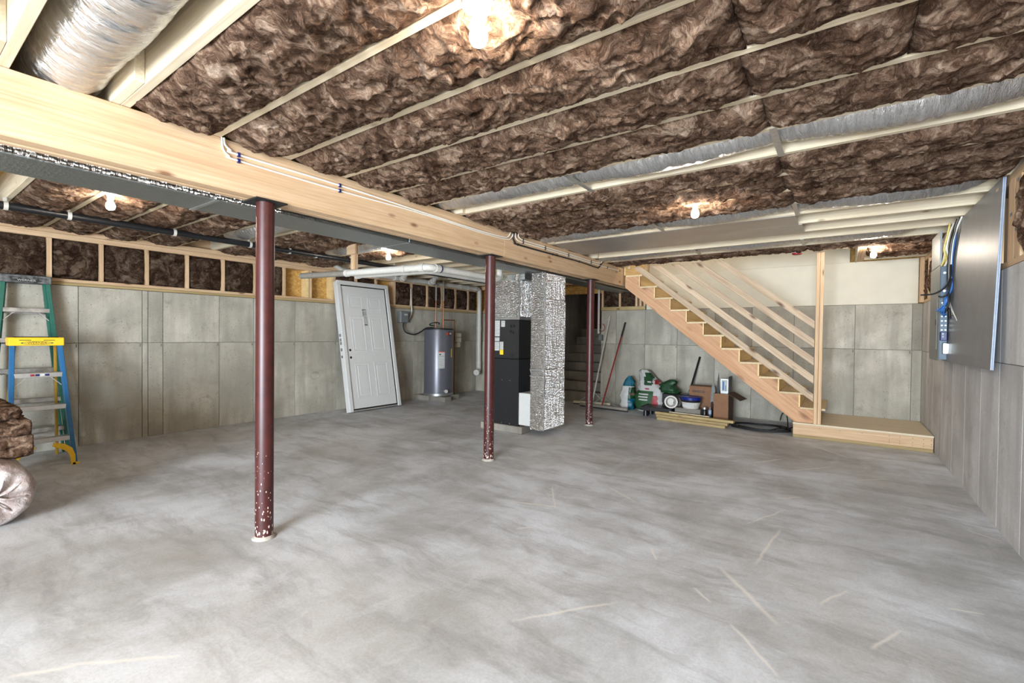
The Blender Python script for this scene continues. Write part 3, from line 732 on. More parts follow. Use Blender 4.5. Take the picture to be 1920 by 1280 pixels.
collar((-3.86, 3.656, 2.10), (1, .13, 0), .048, .07, 'white_pvc', p); collar((-3.76, 3.79, 2.10), (0, 1, 0), .048, .07, 'white_pvc', p)
collar((-4.12, 3.622, 2.10), (1, .13, 0), .046, .05, 'white_pvc', p)
collar((-3.76, 3.835, 2.10), (0, 1, 0), .0485, .012, 'navy', p, 'primer_ring')
h = thing('pipe_hanger', 'yellow timber post nailed to a joist holding up the vent pipes', 'hanger', (-5.02, 3.66, 2.1))
obj('post', G().box(-5.06, -5.02, 3.57, 3.62, 2.15, 2.498), 'pineZ', h, bevel=.002)
obj('post', G().box(-5.018, -4.978, 3.57, 3.62, 2.15, 2.498), 'pineZ', h, bevel=.002)
obj('cross_block', G().box(-5.11, -4.94, 3.545, 3.569, 2.34, 2.498), 'pineX', h, bevel=.002)

d = thing('drain_pipe', 'white PVC drain pipe running along the left wall and down in the corner', 'pipe', (-6.95, 6.5, 2.42))
pipe([(-6.95, 4.6, 2.49), (-6.95, 4.75, 2.425), (-6.95, 5.9, 2.425)], .04, 'white_pvc', d, rb=.05)
pipe([(-6.95, 5.9, 2.42), (-6.95, 8.42, 2.42), (-6.95, 8.42, .62)], .05, 'white_pvc', d)
for y in (5.45, 5.9, 6.35, 7.05, 7.75, 8.0, 8.28): collar((-6.95, y, 2.42), (0, 1, 0), .057, .07, 'white_pvc', d)
for y0 in (6.0, 6.75):
    obj('branch', G().tube(smoothpath([(-6.45, y0-.28, 2.47), (-6.6, y0-.2, 2.40), (-6.8, y0-.06, 2.40), (-6.93, y0+.06, 2.42)], 6), .048, 14), 'white_pvc', d, smooth='auto')
    collar((-6.62, y0-.19, 2.40), (-.8, .5, 0), .058, .06, 'white_pvc', d); collar((-6.8, y0-.06, 2.40), (-.8, .6, 0), .058, .06, 'white_pvc', d)
for z in (2.25, 1.5, .70): collar((-6.95, 8.42, z), (0, 0, 1), .057, .07, 'white_pvc', d)
obj('cleanout', G().tube(smoothpath([(-6.95, 8.42, .66), (-6.95, 8.42, .56), (-6.92, 8.36, .50), (-6.88, 8.28, .48)], 6), .055, 14).cyl((-6.89, 8.30, .485), (-6.84, 8.20, .475), .066, 18).cyl((-6.845, 8.21, .475), (-6.825, 8.17, .472), .02, 4), 'white_pvc', d, smooth='auto')
b = thing('black_pipe', 'black pipe strapped below the joists along the left side', 'pipe', (-5.9, 3, 2.42))
obj('pipe', G().tube([(-5.93, -1.5, 2.425), (-5.9, 8.3, 2.42)], .035, 16), 'black_gloss', b, smooth='auto')
for y in (.715, 1.121, 1.96, 2.748, 3.243, 3.617, 4.2, 5.02, 5.45, 5.9, 6.35, 6.8):
    obj('strap', G().cyl((-5.92, y-.014, 2.423), (-5.92, y+.014, 2.423), .039, 16).box(-5.96, -5.95, y-.012, y+.012, 2.43, 2.498), 'white_pvc', b)

# water heater
HX, HY = -6.80, 6.93
wh = thing('water_heater', 'grey cylindrical electric water heater standing on concrete blocks', 'water heater', (HX, HY, .1))
obj('tank', G().lathe([(.29, .10), (.305, .105), (.305, .15), (.30, .155), (.30, 1.43), (.295, 1.45)], (HX, HY, 0), 48), 'heater', wh, smooth='auto')
obj('base_ring', G().lathe([(.309, .1), (.309, .148)], (HX, HY, 0), 48), 'galv', wh, smooth='auto')
obj('top_cap', G().lathe([(.303, 1.44), (.303, 1.462), (.27, 1.472), (.0, 1.474)], (HX, HY, 0), 48), 'black', wh, smooth='auto')
def curved(a0, a1, z0, z1, r):
    g = G(); n = 10; V = []; a0 = math.radians(a0); a1 = math.radians(a1)
    for i in range(n+1):
        a = a0+(a1-a0)*i/n
        for rr in (r, r+.002):
            for z in (z0, z1): V.append((HX+rr*math.cos(a), HY+rr*math.sin(a), z))
    F = []
    for i in range(n):
        q = i*4; F += [(q+2, q+6, q+7, q+3), (q, q+1, q+5, q+4), (q+1, q+3, q+7, q+5), (q, q+4, q+6, q+2)]
    F += [(0, 2, 3, 1), (n*4, n*4+1, n*4+3, n*4+2)]
    return g.add(V, F)
# angles: the side facing the viewpoint is near -45 degrees
for (a0, a1, z0, z1, m, lab) in ((-16, 18, 1.335, 1.385, 'orange_red', 'orange red badge'), (-6, 10, 1.33, 1.40, 'black', None), (-2, 9, 1.345, 1.385, 'white_paint', None)):
    obj('badge', curved(a0, a1, z0, z1, .3005+(.003 if m != 'orange_red' else 0)), m, wh, label=lab)
st = obj('instruction_sticker', curved(-48, -22, .66, 1.0, .3005), 'paper', wh, label='white printed sticker')
obj('print', curved(-47, -23, .985, 1.0, .303), 'orange_red', st)
for i, (z0, z1) in enumerate(((.90, .91), (.86, .865), (.83, .835), (.795, .802), (.76, .764), (.735, .74), (.71, .714), (.685, .69))): obj('print', curved(-46, -24-6*(i % 2), z0, z1, .303), 'grey_ink', st)
obj('print', curved(-44, -37, .93, .955, .303), 'ink', st); obj('print', curved(-28, -24, .672, .68, .303), 'ink', st)
obj('access_panel', curved(-14, 8, .44, .72, .301), 'heater', wh); obj('access_panel', curved(-14, 8, .96, 1.22, .301), 'heater', wh)
obj('energy_tag', curved(10, 16, .88, 1.06, .302), 'yellow', wh, label='yellow strip label')
vd = Vector((.45, -.89, 0)).normalized(); vp = Vector((HX, HY, .2))+vd*.30
vd = Vector((.93, -.36, 0)); vp = Vector((HX, HY, .2))+vd*.30
obj('drain_valve', G().cyl(vp, vp+vd*.06, .018, 12).cyl(vp+vd*.06, vp+vd*.085, .035, 14), 'white_pvc', wh, smooth='auto')
for i, (x, y) in enumerate(((-6.98, 6.72), (-6.56, 6.76), (-6.70, 7.14))):
    tag(obj('concrete_block', G().box(x-.2, x+.2, y-.095 if i < 2 else y-.095, y+.095, 0, .098), 'pad', bevel=.006),
        ('grey concrete block under the left side of the water heater', 'grey concrete block under the front of the water heater', 'grey concrete block under the back of the water heater')[i], 'block', 'blocks under the water heater')
cp = thing('copper_pipes', 'copper water pipes rising from the water heater to the joists', 'pipe', (-6.85, 7.0, 1.5))
for y, zt in ((6.87, 2.5), (7.09, 2.5)):
    obj('pipe', G().tube([(-6.83, y, 1.474), (-6.83, y, 2.05)], .012, 12), 'copper', cp, smooth='auto')
    obj('sleeve', G().tube([(-6.83, y, 2.05), (-6.83, y, zt-.002)], .019, 12), 'grey_pvc', cp, smooth='auto')
    for z in (1.55, 1.62, 1.95): obj('fitting', G().cyl((-6.83, y, z), (-6.83, y, z+.035), .018, 12), 'copper', cp, smooth='auto')
pipe([(-6.83, 7.09, 1.655), (-6.83, 7.44, 1.655), (-6.83, 7.44, 1.30)], .011, 'copper', cp, rb=.02, n=10)
pipe([(-6.83, 7.44, 1.30), (-6.83, 7.44, .06)], .013, 'copper', cp, n=10)
obj('expansion_loop', G().tube(arc((-6.80, 6.80, 1.56), .12, 0, 5.2, 20, (0, 1, 0), (.6, 0, .25)), .011, 8), 'black', cp, smooth=True)
obj('lever', G().box(-6.815, -6.80, 6.85, 7.05, 1.93, 1.94), 'galv', cp); obj('lever', G().box(-6.815, -6.80, 7.1, 7.24, 1.93, 1.94), 'galv', cp)
vb = thing('valve_box', 'beige three part box fixed beside the water heater', 'valve box', (-6.88, 7.55, 1.2))
for z0, z1 in ((1.29, 1.38), (1.18, 1.28), (1.07, 1.17)): obj('box_section', G().box(-6.93, -6.8, 7.47, 7.63-.03*(z0 < 1.1), z0, z1), 'beige', vb, bevel=.008)
obj('bracket', G().box(-7.19, -6.93, 7.53, 7.56, 1.2, 1.24), 'galv', vb)
db = thing('disconnect_box', 'grey electrical switch box on the left wall beside the leaning door', 'box', (-7.15, 6.26, 1.6))
obj('enclosure', G().box(-7.198, -7.1, 6.16, 6.36, 1.575, 1.80), 'grey_box', db, bevel=.006)
obj('cover', G().box(-7.099, -7.09, 6.165, 6.355, 1.58, 1.795), 'grey_box', db, bevel=.004)
obj('sticker', G().box(-7.0895, -7.0885, 6.25, 6.33, 1.72, 1.75), 'paper', db)
obj('conduit', G().tube(smoothpath([(-7.15, 6.36, 1.64), (-7.14, 6.42, 1.65), (-7.14, 6.47, 1.72), (-7.14, 6.49, 1.85), (-7.14, 6.47, 2.0), (-7.14, 6.46, 2.3)], 6), .013, 10), 'galv', db, smooth=True)
obj('whip_cable', G().tube(smoothpath([(-7.14, 6.27, 1.58), (-7.12, 6.25, 1.48), (-7.08, 6.29, 1.38), (-7.02, 6.45, 1.34), (-6.98, 6.6, 1.40), (-6.95, 6.72, 1.475), (-6.86, 6.85, 1.482)], 8), .014, 10), 'black', db, smooth=True)

# ================================================================= leaning door unit
th = math.radians(10.5)
dr = thing('leaning_door', 'white six panel door in its frame leaning on the left wall', 'door', (-6.69, 5.272, .0185), (0, -th, 0))
DW, DH = 1.085, 2.275; hw = DW/2
def dobj(n, g, m, **k): return obj(n, g, m, k.pop('parent', dr), local=True, **k)
cw = .062
dobj('jamb', G().box(-.10, 0, -hw, -hw+.03, 0, DH-.03), 'white_paint', bevel=.003); dobj('jamb', G().box(-.10, 0, hw-.03, hw, 0, DH-.03), 'white_paint', bevel=.003)
dobj('head_jamb', G().box(-.10, 0, -hw, hw, DH-.029, DH), 'white_paint', bevel=.003)
dobj('casing', G().box(.0005, .022, -hw-.012, -hw+cw, -.004, DH-cw), 'white_paint', bevel=.005); dobj('casing', G().box(.0005, .022, hw-cw, hw+.012, -.004, DH-cw), 'white_paint', bevel=.005)
dobj('casing', G().box(.0005, .022, -hw-.012, hw+.012, DH-cw+.001, DH+.012), 'white_paint', bevel=.005)
dobj('threshold', G().box(-.10, .012, -hw+.031, hw-.031, .0, .022), 'alum')
dobj('weatherstrip', G().box(-.034, -.02, -hw+.031, hw-.031, .023, DH-.03), 'black')
slab = dobj('door_slab', G().box(-.019, -.006, -hw+cw+.012, hw-cw-.012, .045, DH-cw-.014), 'white_paint', bevel=.002)
sx0, sx1 = -hw+cw+.012, hw-cw-.012; sw = sx1-sx0
for c0, c1 in ((.13, .44), (.56, .87)):
    for z0, z1 in ((.22, .83), (1.03, 1.66), (1.80, 2.03)):
        y0, y1 = sx0+sw*c0, sx0+sw*c1
        g = G()
        for q in ((y0, y1, z0, z0+.02), (y0, y1, z1-.02, z1), (y0, y0+.02, z0+.02, z1-.02), (y1-.02, y1, z0+.02, z1-.02)): g.box(-.0058, -.001, *q)
        dobj('panel_moulding', g, 'white_paint', parent=slab, bevel=.003)
        dobj('raised_panel', G().box(-.0058, -.0015, y0+.05, y1-.05, z0+.05, z1-.05), 'white_paint', parent=slab, bevel=.004)
for z in (1.06, .93): dobj('bore_hole', G().cyl((-.0055, sx0+.06, z), (-.0045, sx0+.06, z), .022, 16), 'black', parent=slab)
stk = dobj('sticker', G().box(-.0055, -.0042, -.075, .015, 1.49, 1.80), 'paper', parent=slab, label='paper label with black print')
g = G()
g.box(-.0041, -.0036, -.072, -.055, 1.765, 1.795); g.box(-.0041, -.0036, -.05, .0, 1.785, 1.795)
for i in range(4): g.box(-.0041, -.0036, -.072, -.05-.006*(i % 2), 1.685+.018*i, 1.697+.018*i); g.box(-.0041, -.0036, -.045, .01, 1.69+.018*i, 1.694+.018*i)
g.box(-.0041, -.0036, -.07, .01, 1.505, 1.52); g.box(-.0041, -.0036, -.07, -.067, 1.52, 1.65); g.box(-.0041, -.0036, .007, .01, 1.52, 1.65); g.box(-.0041, -.0036, -.07, .01, 1.647, 1.65)
dobj('print', g, 'ink', parent=dr)
g = G()
for z in (1.30, 1.22, 1.16, 1.05): g.box(-.08, -.03, -hw-.0012, -hw-.0004, z, z+.05)
dobj('side_label', g, 'grey_ink'); dobj('strike_hole', G().box(-.075, -.045, -hw-.0012, -hw-.0004, .93, .975), 'black')

# ================================================================= staircase
SY = 7.44                       # outer face of the near stringer
RUN, RISE = .2535, .1965
st = thing('staircase', 'raw timber staircase with five sloping rail boards rising to the left', 'staircase', (-1.6, 7.9, .2))
nose = lambda i: -.395-RUN*(i-1)            # right edge of tread i (i = 0 is the lowest)
trz = lambda i: .577+RISE*(i-1)             # underside of tread i
N = 11
poly = [(-.272, .202)]
for i in range(0, N):
    xr = nose(i)-.035 if i else -.272
    poly += [(xr, trz(i)-.001), (nose(i+1)-.035, trz(i)-.001)]
poly[1] = (-.272, trz(0)-.001)
poly += [(-2.965, trz(N-1)-.001), (-2.965, 2.17), (-.495, .202)]
def stringer(y0, y1): return G().prism(poly, 'y', y0, y1)
obj('stringer', stringer(SY, SY+.04), 'red', st, bevel=.002, label='reddish notched side board with knots')
obj('stringer', stringer(8.53, 8.57), 'red', st)
for i in range(N):
    x1 = nose(i); x0 = nose(i+1)-.037
    if i == N-1: x0 = -2.96
    if i == 0: obj('tread', G().box(x0, x1, SY-.0, 8.585, trz(i), trz(i)+.028), 'tread', st, bevel=.003)
    else: obj('tread', G().box(x0, x1, SY-.002, 8.585, trz(i), trz(i)+.028), 'tread', st, bevel=.003)
    zt = trz(i)+.029; xr = nose(i+1)-.036
    if i < N-1: obj('riser', G().box(xr-.018, xr, SY-.001, 8.58, zt, trz(i+1)-.001), 'ply', st)
obj('riser', G().box(-.290, -.274, SY+.041, 8.52, .205, trz(0)-.001), 'ply', st)
obj('riser', G().box(-2.985, -2.967, SY, 8.58, trz(N-1)+.03, 2.72), 'ply', st)
sl = math.tan(math.radians(38.2))
for k in range(5):
    zt0 = .602+.2445*k+(.008 if k == 4 else 0)                # top edge at the newel (x = -.28)
    vh = .108
    xt = -.28-(2.4965-zt0)/.787; xb = -.28-(2.4965-(zt0-vh))/.787
    obj('rail_board', G().prism([(-.28, zt0), (xt, 2.4965), (xb, 2.4965), (-.28, zt0-vh)], 'y', SY-.042, SY-.003), 'rail', st, bevel=.003)
obj('newel_post', G().box(-.2725, -.231, SY-.085, SY-.001, .204, 2.498), 'pineZ', st, bevel=.004)
obj('newel_post', G().box(-.228, -.1885, SY-.080, SY-.001, .204, 2.498), 'pineZ', st, bevel=.004)
pf = thing('stair_landing', 'low timber landing with a plywood top at the foot of the stairs', 'landing', (.2, 7.9, 0))
LX0, LX1, LY = -.505, .928, 7.375
obj('sole_plate', G().box(LX0, LX1, LY, LY+.09, 0.001, .04), 'treatedX', pf, bevel=.003)
obj('front_board', G().box(LX0, LX1, LY, LY+.04, .041, .178), 'pineX', pf, bevel=.003)
obj('side_board', G().box(LX0, LX0+.04, LY+.041, 8.57, .041, .178), 'pineY', pf, bevel=.003)
obj('sole_plate', G().box(LX0, LX0+.09, LY+.091, 8.57, .001, .04), 'treatedY', pf)
obj('deck', G().box(LX0-.004, LX1+.004, LY-.006, 8.585, .179, .203), 'deck', pf, bevel=.003)
for x in (-.2, .02, .25, .52, .62, .74, .84, .91):
    for z in (.07, .10, .15)[(x > .3)-1 if x < .3 else 0:]: obj('nail', G().cyl((x, LY-.0015, z), (x, LY+.004, z), .005, 6), 'joint', pf)
sd = thing('smoke_alarm', 'small white smoke alarm with a red cover by the stair opening', 'alarm', (-.48, 7.11, 2.47))
obj('base', G().lathe([(.065, .028), (.065, .012), (.055, 0), (0, 0)], (-.48, 7.11, 2.47), 20), 'white_paint', sd, smooth='auto')
obj('dust_cover', G().lathe([(.058, .004), (.056, -.012), (.045, -.018), (0, -.018)], (-.48, 7.11, 2.465), 20), 'crimson', sd, smooth='auto')

# ================================================================= electrical: board, breaker panel, cables
def board_x(z): return .905-.04*(2.49-z)/1.35
eb = thing('panel_board', 'tall grey painted mounting board with blue edges on the right wall', 'board', (.9, 5.7, 1.15))
obj('board', G().prism([(board_x(1.14), 1.14), (board_x(2.49), 2.49), (board_x(2.49)+.018, 2.49), (board_x(1.14)+.018, 1.14)], 'y', 4.60, 6.95), 'grey_board', eb, bevel=.001)
for k in range(2):
    o_ = .0005+k*.0105
    obj('edge_band', G().prism([(board_x(1.14)+o_, 1.142), (board_x(2.49)+o_, 2.488), (board_x(2.49)+o_+.006, 2.488), (board_x(1.14)+o_+.006, 1.142)], 'y', 4.5975, 4.5995), 'blue_edge', eb)
for y in (4.7, 6.85): obj('batten', G().box(.903, .938, y, y+.06, 1.9, 2.44), 'pineZ', eb)
bp_ = thing('breaker_panel', 'steel breaker panel with a grey door and knockouts on the board', 'panel', (.86, 6.5, 1.6))
PX0, PX1, PY0, PY1, PZ0, PZ1 = .809, .868, 6.25, 6.80, 1.152, 2.085
obj('enclosure', G().box(PX0, PX1, PY0, PY1, PZ0, PZ1), 'panel_steel', bp_, bevel=.002)
cov = obj('cover', G().box(PX0-.006, PX0-.001, PY0-.008, PY1+.008, PZ0-.01, PZ1+.01), 'panel_cover', bp_, bevel=.002)
obj('hinged_door', G().box(PX0-.011, PX0-.007, PY0+.08, PY1-.06, PZ0+.10, PZ1-.22), 'panel_cover', cov, bevel=.001)
obj('latch', G().box(PX0-.016, PX0-.0115, PY0+.10, PY0+.13, 1.50, 1.56), 'black', cov)
for i in range(9):
    for x in (PX0+.018, PX1-.014): 
        z = 1.36+.045*i
        if z < 1.8: obj('knockout', G().cyl((x, PY0+.001, z), (x, PY0-.0012, z), .007, 10), 'galv', bp_)
for z in (1.84, 1.70, 2.02): obj('knockout', G().cyl((.84, PY0+.001, z), (.84, PY0-.0015, z), .012, 12), 'galv', bp_)
sb = obj('surge_box', G().box(.812, .862, PY0-.05, PY0-.001, 1.345, 1.43), 'navy', bp_, bevel=.004, label='small dark box on the panel side')
obj('label', G().box(.824, .836, PY0-.0512, PY0-.0503, 1.40, 1.42).box(.824, .836, PY0-.0512, PY0-.0503, 1.375, 1.39), 'paper', sb)
jb = obj('cover_plate', G().box(.828, .895, PY0-.075, PY0-.055, 1.215, 1.315), 'galv', bp_, bevel=.003, label='bright steel box lid')
obj('side_box', G().box(.832, .866, PY0-.054, PY0-.001, 1.21, 1.32), 'galv', bp_, bevel=.003)
obj('raceway', G().box(.80, .815, 6.25, 6.75, 2.097, 2.44), 'panel_cover', bp_)
def cable(g, pts, r, n=8): return g.tube(smoothpath(pts, 6), r, 8)
cb = thing('cable_bundle', 'bundle of yellow, white and black cables dropping into the breaker panel', 'cable', (.85, 6.25, 2.3))
random.seed(5)
for i in range(11):
    y = 6.20+.035*(i % 4); x = .83+.007*i; m = ('cable_yellow', 'cable_white', 'black', 'cable_yellow', 'cable_white')[i % 5]
    pts = [(x+.03, y-.02, 2.497), (x+.012+random.uniform(-.01, .01), y-.03, 2.40), (x-.012+random.uniform(-.012, .012), y-.02+random.uniform(-.02, .02), 2.26), (x-.008+random.uniform(-.012, .012), y+.01, 2.16), (min(x-.02, .862), y+.065, 2.087)]
    obj('strand', cable(G(), pts, .0075), m, cb, smooth=True)
for i in range(4):
    x = .865+.006*i
    obj('strand', cable(G(), [(x+.02, 6.0-.03*i, 2.497), (x, 6.02, 2.40), (x-.01, 6.10, 2.30), (x-.012, 6.16, 2.15), (x-.012, 6.17, 1.95), (x-.01, 6.12+.03*i, 1.72), (x-.03+.03*(i % 2), 6.15-.1*i, 1.62-.03*i)], .008), ('black', 'grey_pvc', 'black', 'cable_white')[i], cb, smooth=True)
bl = thing('blue_cables', 'loose bright blue data cables hanging down the panel side', 'cable', (.86, 6.2, 2.0))
for i in range(5):
    x = .868+.004*i
    obj('strand', cable(G(), [(x+.02, 6.14, 2.40), (x, 6.16, 2.2), (x-.006, 6.17, 2.0), (x-.002, 6.165, 1.85), (x-.012-.008*i, 6.16, 1.74), (x-.05-.006*i*(i % 2), 6.18, 1.68-.02*i), (x-.095+.012*i, 6.2-.02*i, 1.64-.01*i)], .006), 'cable_blue', bl, smooth=True)
obj('strand', cable(G(), [(.86, 6.17, 1.86), (.835, 6.16, 1.76), (.83, 6.17, 1.66), (.832, 6.18, 1.58)], .006), 'cable_blue', bl, smooth=True)
lc = obj('loose_cable', cable(G(), [(.872, 6.17, 2.10), (.862, 6.12, 1.96), (.82, 6.08, 1.86), (.74, 6.06, 1.80), (.64, 6.04, 1.79)], .008), 'black', smooth=True)
tag(lc, 'black cable end sticking out into the air beside the breaker panel', 'cable')
lc = obj('loose_cable', cable(G(), [(.875, 6.15, 1.95), (.862, 6.13, 1.86), (.84, 6.12, 1.79), (.80, 6.12, 1.77), (.785, 6.13, 1.78)], .007), 'black', smooth=True)
tag(lc, 'short black cable end curling below the longer one at the breaker panel', 'cable')

# cables stapled to the beam face
BXF = -2.992
def beam_cable(label, pts, r, mat, staples, smat):
    t = thing('electrical_cable', label, 'cable', (BXF, pts[0][0], pts[0][1]))
    P = [(BXF if z < 2.485 else BXF+.006, y, z) for y, z in pts]
    obj('jacket', G().tube(smoothpath(P, 6), r, 8), mat, t, smooth=True)
    for y in staples:
        a = [q for q in pts]; z = np.interp(y, [q[0] for q in a], [q[1] for q in a])
        obj('staple', G().box(-2.9995, -2.984, y-.007, y+.007, z-.013, z+.013), smat, t)
beam_cable('upper white cable along the beam face, held by blue staples', [(1.237, 2.497), (1.245, 2.46), (1.28, 2.435), (1.32, 2.424), (2.016, 2.427), (2.765, 2.415), (3.59, 2.403), (4.02, 2.412), (4.12, 2.44), (4.15, 2.497)], .0065, 'cable_white', [1.322, 2.016], 'navy')
beam_cable('lower white cable along the beam face, held by blue staples', [(1.225, 2.497), (1.235, 2.43), (1.27, 2.40), (1.32, 2.388), (2.016, 2.388), (2.765, 2.40), (3.59, 2.388), (4.05, 2.395), (4.17, 2.43), (4.20, 2.497)], .0055, 'cable_white', [1.322, 2.016], 'navy')
beam_cable('black cable looping along the far half of the beam face', [(4.199, 2.497), (4.205, 2.43), (4.24, 2.39), (4.30, 2.376), (5.08, 2.381), (5.81, 2.388), (6.36, 2.378), (6.44, 2.385), (6.5, 2.43), (6.58, 2.497)], .010, 'black', [4.3, 5.08, 5.81], 'black_gloss')
beam_cable('white cable just above the black one on the beam face', [(4.24, 2.497), (4.25, 2.45), (4.29, 2.425), (4.4, 2.415), (4.89, 2.42), (5.49, 2.42), (6.18, 2.42), (6.76, 2.425), (7.26, 2.435)], .0065, 'cable_white', [4.4, 4.89, 5.49, 6.18, 6.76, 7.26], 'black')
beam_cable('topmost white cable on the far half of the beam face', [(4.30, 2.497), (4.31, 2.47), (4.36, 2.45), (4.46, 2.444), (4.89, 2.446), (5.49, 2.446), (6.18, 2.446), (6.5, 2.46), (6.55, 2.497)], .0065, 'cable_white', [4.4, 4.89, 5.49, 6.18], 'black')

# ================================================================= ladders
def ladder(name, label, loc, lean, h, wt, wb_, steps, rail, stepm, cap, capm, rearm, spread, letter=None, braces=None):
    "local: x = towards the room (front), y = width, z = up"
    t = thing(name, label, 'ladder', loc)
    L = lambda g, n, m, **k: obj(n, g, m, k.pop('parent', t), local=True, **k)
    X = lambda z: -lean*z/h                       # front rails run back as they rise
    W = lambda z: wb_+(wt-wb_)*z/h
    for s in (-1, 1):
        y0, y1 = s*wb_/2, s*wt/2
        L(G().obox((0, y0, .0), (X(h), y1, h-.04), .034, .07, (1, 0, 0)), 'front_rail', rail, bevel=.003)
        L(G().obox((-spread, y0*.9, .0), (X(h)-.05, y1*.86, h-.04), .02, .045, (1, 0, 0)), 'rear_rail', rearm, bevel=.003)
    for z in steps:
        hw_ = W(z)/2-.013
        q = L(G().box(X(z)-.055, X(z)+.032, -hw_, hw_, z-.004, z).box(X(z)+.026, X(z)+.032, -hw_, hw_, z-.046, z), 'step', stepm, bevel=.002)
        xr = -spread+(X(h)-.05+spread)*z/h
        L(G().box(xr-.012, xr+.012, -hw_*.86, hw_*.86, z-.06, z-.035), 'rear_brace', stepm)
        if z == max(steps) or braces == 'all':
            for s in (-1, 1): L(G().obox((X(z)+.01, s*(hw_-.005), z-.13), (X(z)+.01, s*(hw_-.085), z-.045), .006, .016, (1, 0, 0)), 'step_brace', 'alum')
    c = L(G().box(X(h)-.11, X(h)+.055, -wt/2-.03, wt/2+.03, h-.085, h-.003), 'top_cap', capm, bevel=.006)
    L(G().box(X(h)-.09, X(h)+.03, -wt/2+.01, wt/2-.01, h-.0029, h+.004), 'tray', 'black', bevel=.002)
    for s in (-1, 1): L(G().box(X(h)+.0552, X(h)+.0565, s*.085-.042, s*.085+.042, h-.032, h-.026), 'slot', 'black', parent=c)
    if letter:
        mt = Matrix.Translation((X(h)+.0562, 0, h-.058)) @ Matrix.Rotation(math.radians(90), 4, 'Z') @ Matrix.Rotation(math.radians(90), 4, 'X')
        n_ = 24
        poly_ = [(.105*math.cos(2*math.pi*i/n_)*(1 if abs(math.cos(2*math.pi*i/n_)) < .95 else 1.12), h-.058+.017*math.sin(2*math.pi*i/n_)) for i in range(n_)]
        L(G().prism(poly_, 'x', X(h)+.0552, X(h)+.0558), 'emblem', letter[1], parent=c)
        poly2 = [(y*.86, h-.058+(z-h+.058)*.72) for y, z in poly_]
        L(G().prism(poly2, 'x', X(h)+.0559, X(h)+.0562), 'emblem_field', capm if letter[2] else letter[1], parent=c)
        o = text('lettering', letter[0], .031, 'black' if letter[2] else 'paper', None, mt @ Matrix.Scale(1.12, 4, (1, 0, 0)), .0006)
        o.parent = c
    return t
bl_ = ladder('step_ladder', 'short blue step ladder with a bright yellow top cap', (-6.31, 1.005, 0), .30, 1.275, .335, .455, (.285, .60, .92), 'blue', 'alum', None, 'yellow', 'yellow_dim', .62, ('WERNER', 'green_fg', True))
g = G()
for s in (-1, 1):
    pts = []
    A = [(s*.225, .0), (s*.222, .10), (s*.20, .17), (s*.15, .215), (s*.07, .24)]
    B = [(s*.195, .0), (s*.19, .07), (s*.17, .13), (s*.13, .165), (s*.06, .205)]
    g.prism(A+B[::-1], 'x', .012, .05)
obj('foot_brace', g, 'yellow', bl_, local=True, label='yellow curved foot brace')
for s in (-1, 1): obj('foot', G().box(-.03, .05, s*.228-.024, s*.228+.024, -.0, .02), 'yellow', bl_, local=True)
for i, m in enumerate(('crimson', 'navy', 'white_paint', 'navy')): obj('sticker', G().box(-.1845, -.1835+.0012, -.06+.035*i, -.03+.035*i, .888, .908), m, bl_, local=True)
gl = ladder('step_ladder', 'tall green step ladder with a dull metal cap, folded behind the blue one', (-6.955, 1.0, 0), .14, 1.93, .325, .62, (.30, .62, .94, 1.26, 1.58), 'green_fg', 'dirty_alum', None, 'blackwhite_cap', 'green_fg', .07, ('WERNER', 'black', False))

# ================================================================= wrapped insulation roll and loose batts
rl = thing('insulation_roll', 'plastic wrapped roll of insulation lying on the floor at the left edge', 'roll', (-5.1, .49, .222))
RY, RZ, RR = .49, .222, .22
g = G(); n = 40; rings = [(-4.62, .0), (-4.60, .05), (-4.61, .10), (-4.60, .16), (-4.62, .20), (-4.66, .218), (-4.75, .221), (-5.2, .222), (-5.75, .22), (-5.8, .19), (-5.81, .0)]
base = 0
for x, r in rings:
    for k in range(n):
        a = 2*math.pi*k/n; rr = r*(1+.012*math.sin(a*9+x*4)+.01*math.sin(a*17)); dx = .018*math.sin(a*7)*(r < .19)*(r > 0)
        z = RZ+rr*math.sin(a)
        g.V.append((x+dx, RY+rr*math.cos(a), max(.001, z)))
for i in range(len(rings)-1):
    for k in range(n):
        a = i*n; g.F.append((a+k, a+n+k, a+n+(k+1) % n, a+(k+1) % n))
obj('wrap', g, 'wrap', rl, smooth=True)
for i in range(9):
    a = i*.7+.3
    obj('pleat', G().tube(smoothpath([(-4.60, RY+.01, RZ), (-4.585, RY+.07*math.cos(a), RZ+.07*math.sin(a)), (-4.60, RY+.13*math.cos(a+.15), RZ+.13*math.sin(a+.15)), (-4.635, RY+.20*math.cos(a+.2), RZ+.20*math.sin(a+.2))], 5), [.010]+[.007]*14+[.003], 6), 'wrap', rl, smooth=True)
def loose(z0, z1, y1, x1, label):
    t = thing('insulation_batt', label, 'insulation batt', (-5.4, .3, z0), group='loose batts on the wrapped roll')
    h_ = z1-z0
    batt('fibreglass_front', t, 'ins', (x1, -.25, z0), (0, 1, 0), (0, 0, 1), (1, 0, 0), y1+.25, h_, res=.012, sag=.03, amp=1.3, over=.02, depth=.5)
    batt('fibreglass_side', t, 'ins', (x1-.9, y1-.02, z0), (1, 0, 0), (0, 0, 1), (0, 1, 0), .9, h_, res=.016, sag=.03, amp=1.2, over=.015, depth=.1)
    batt('fibreglass_top', t, 'ins', (x1-.9, -.25, z1-.02), (1, 0, 0), (0, 1, 0), (0, 0, 1), .91, y1+.25, res=.018, sag=.02, over=.015, depth=.02)
loose(.42, .575, .725, -4.86, 'lowest brown fibreglass batt lying on the wrapped roll')
loose(.580, .685, .71, -4.83, 'middle brown fibreglass batt, sticking out farthest, on the wrapped roll')
loose(.690, .785, .66, -4.89, 'topmost brown fibreglass batt of the pile on the wrapped roll')

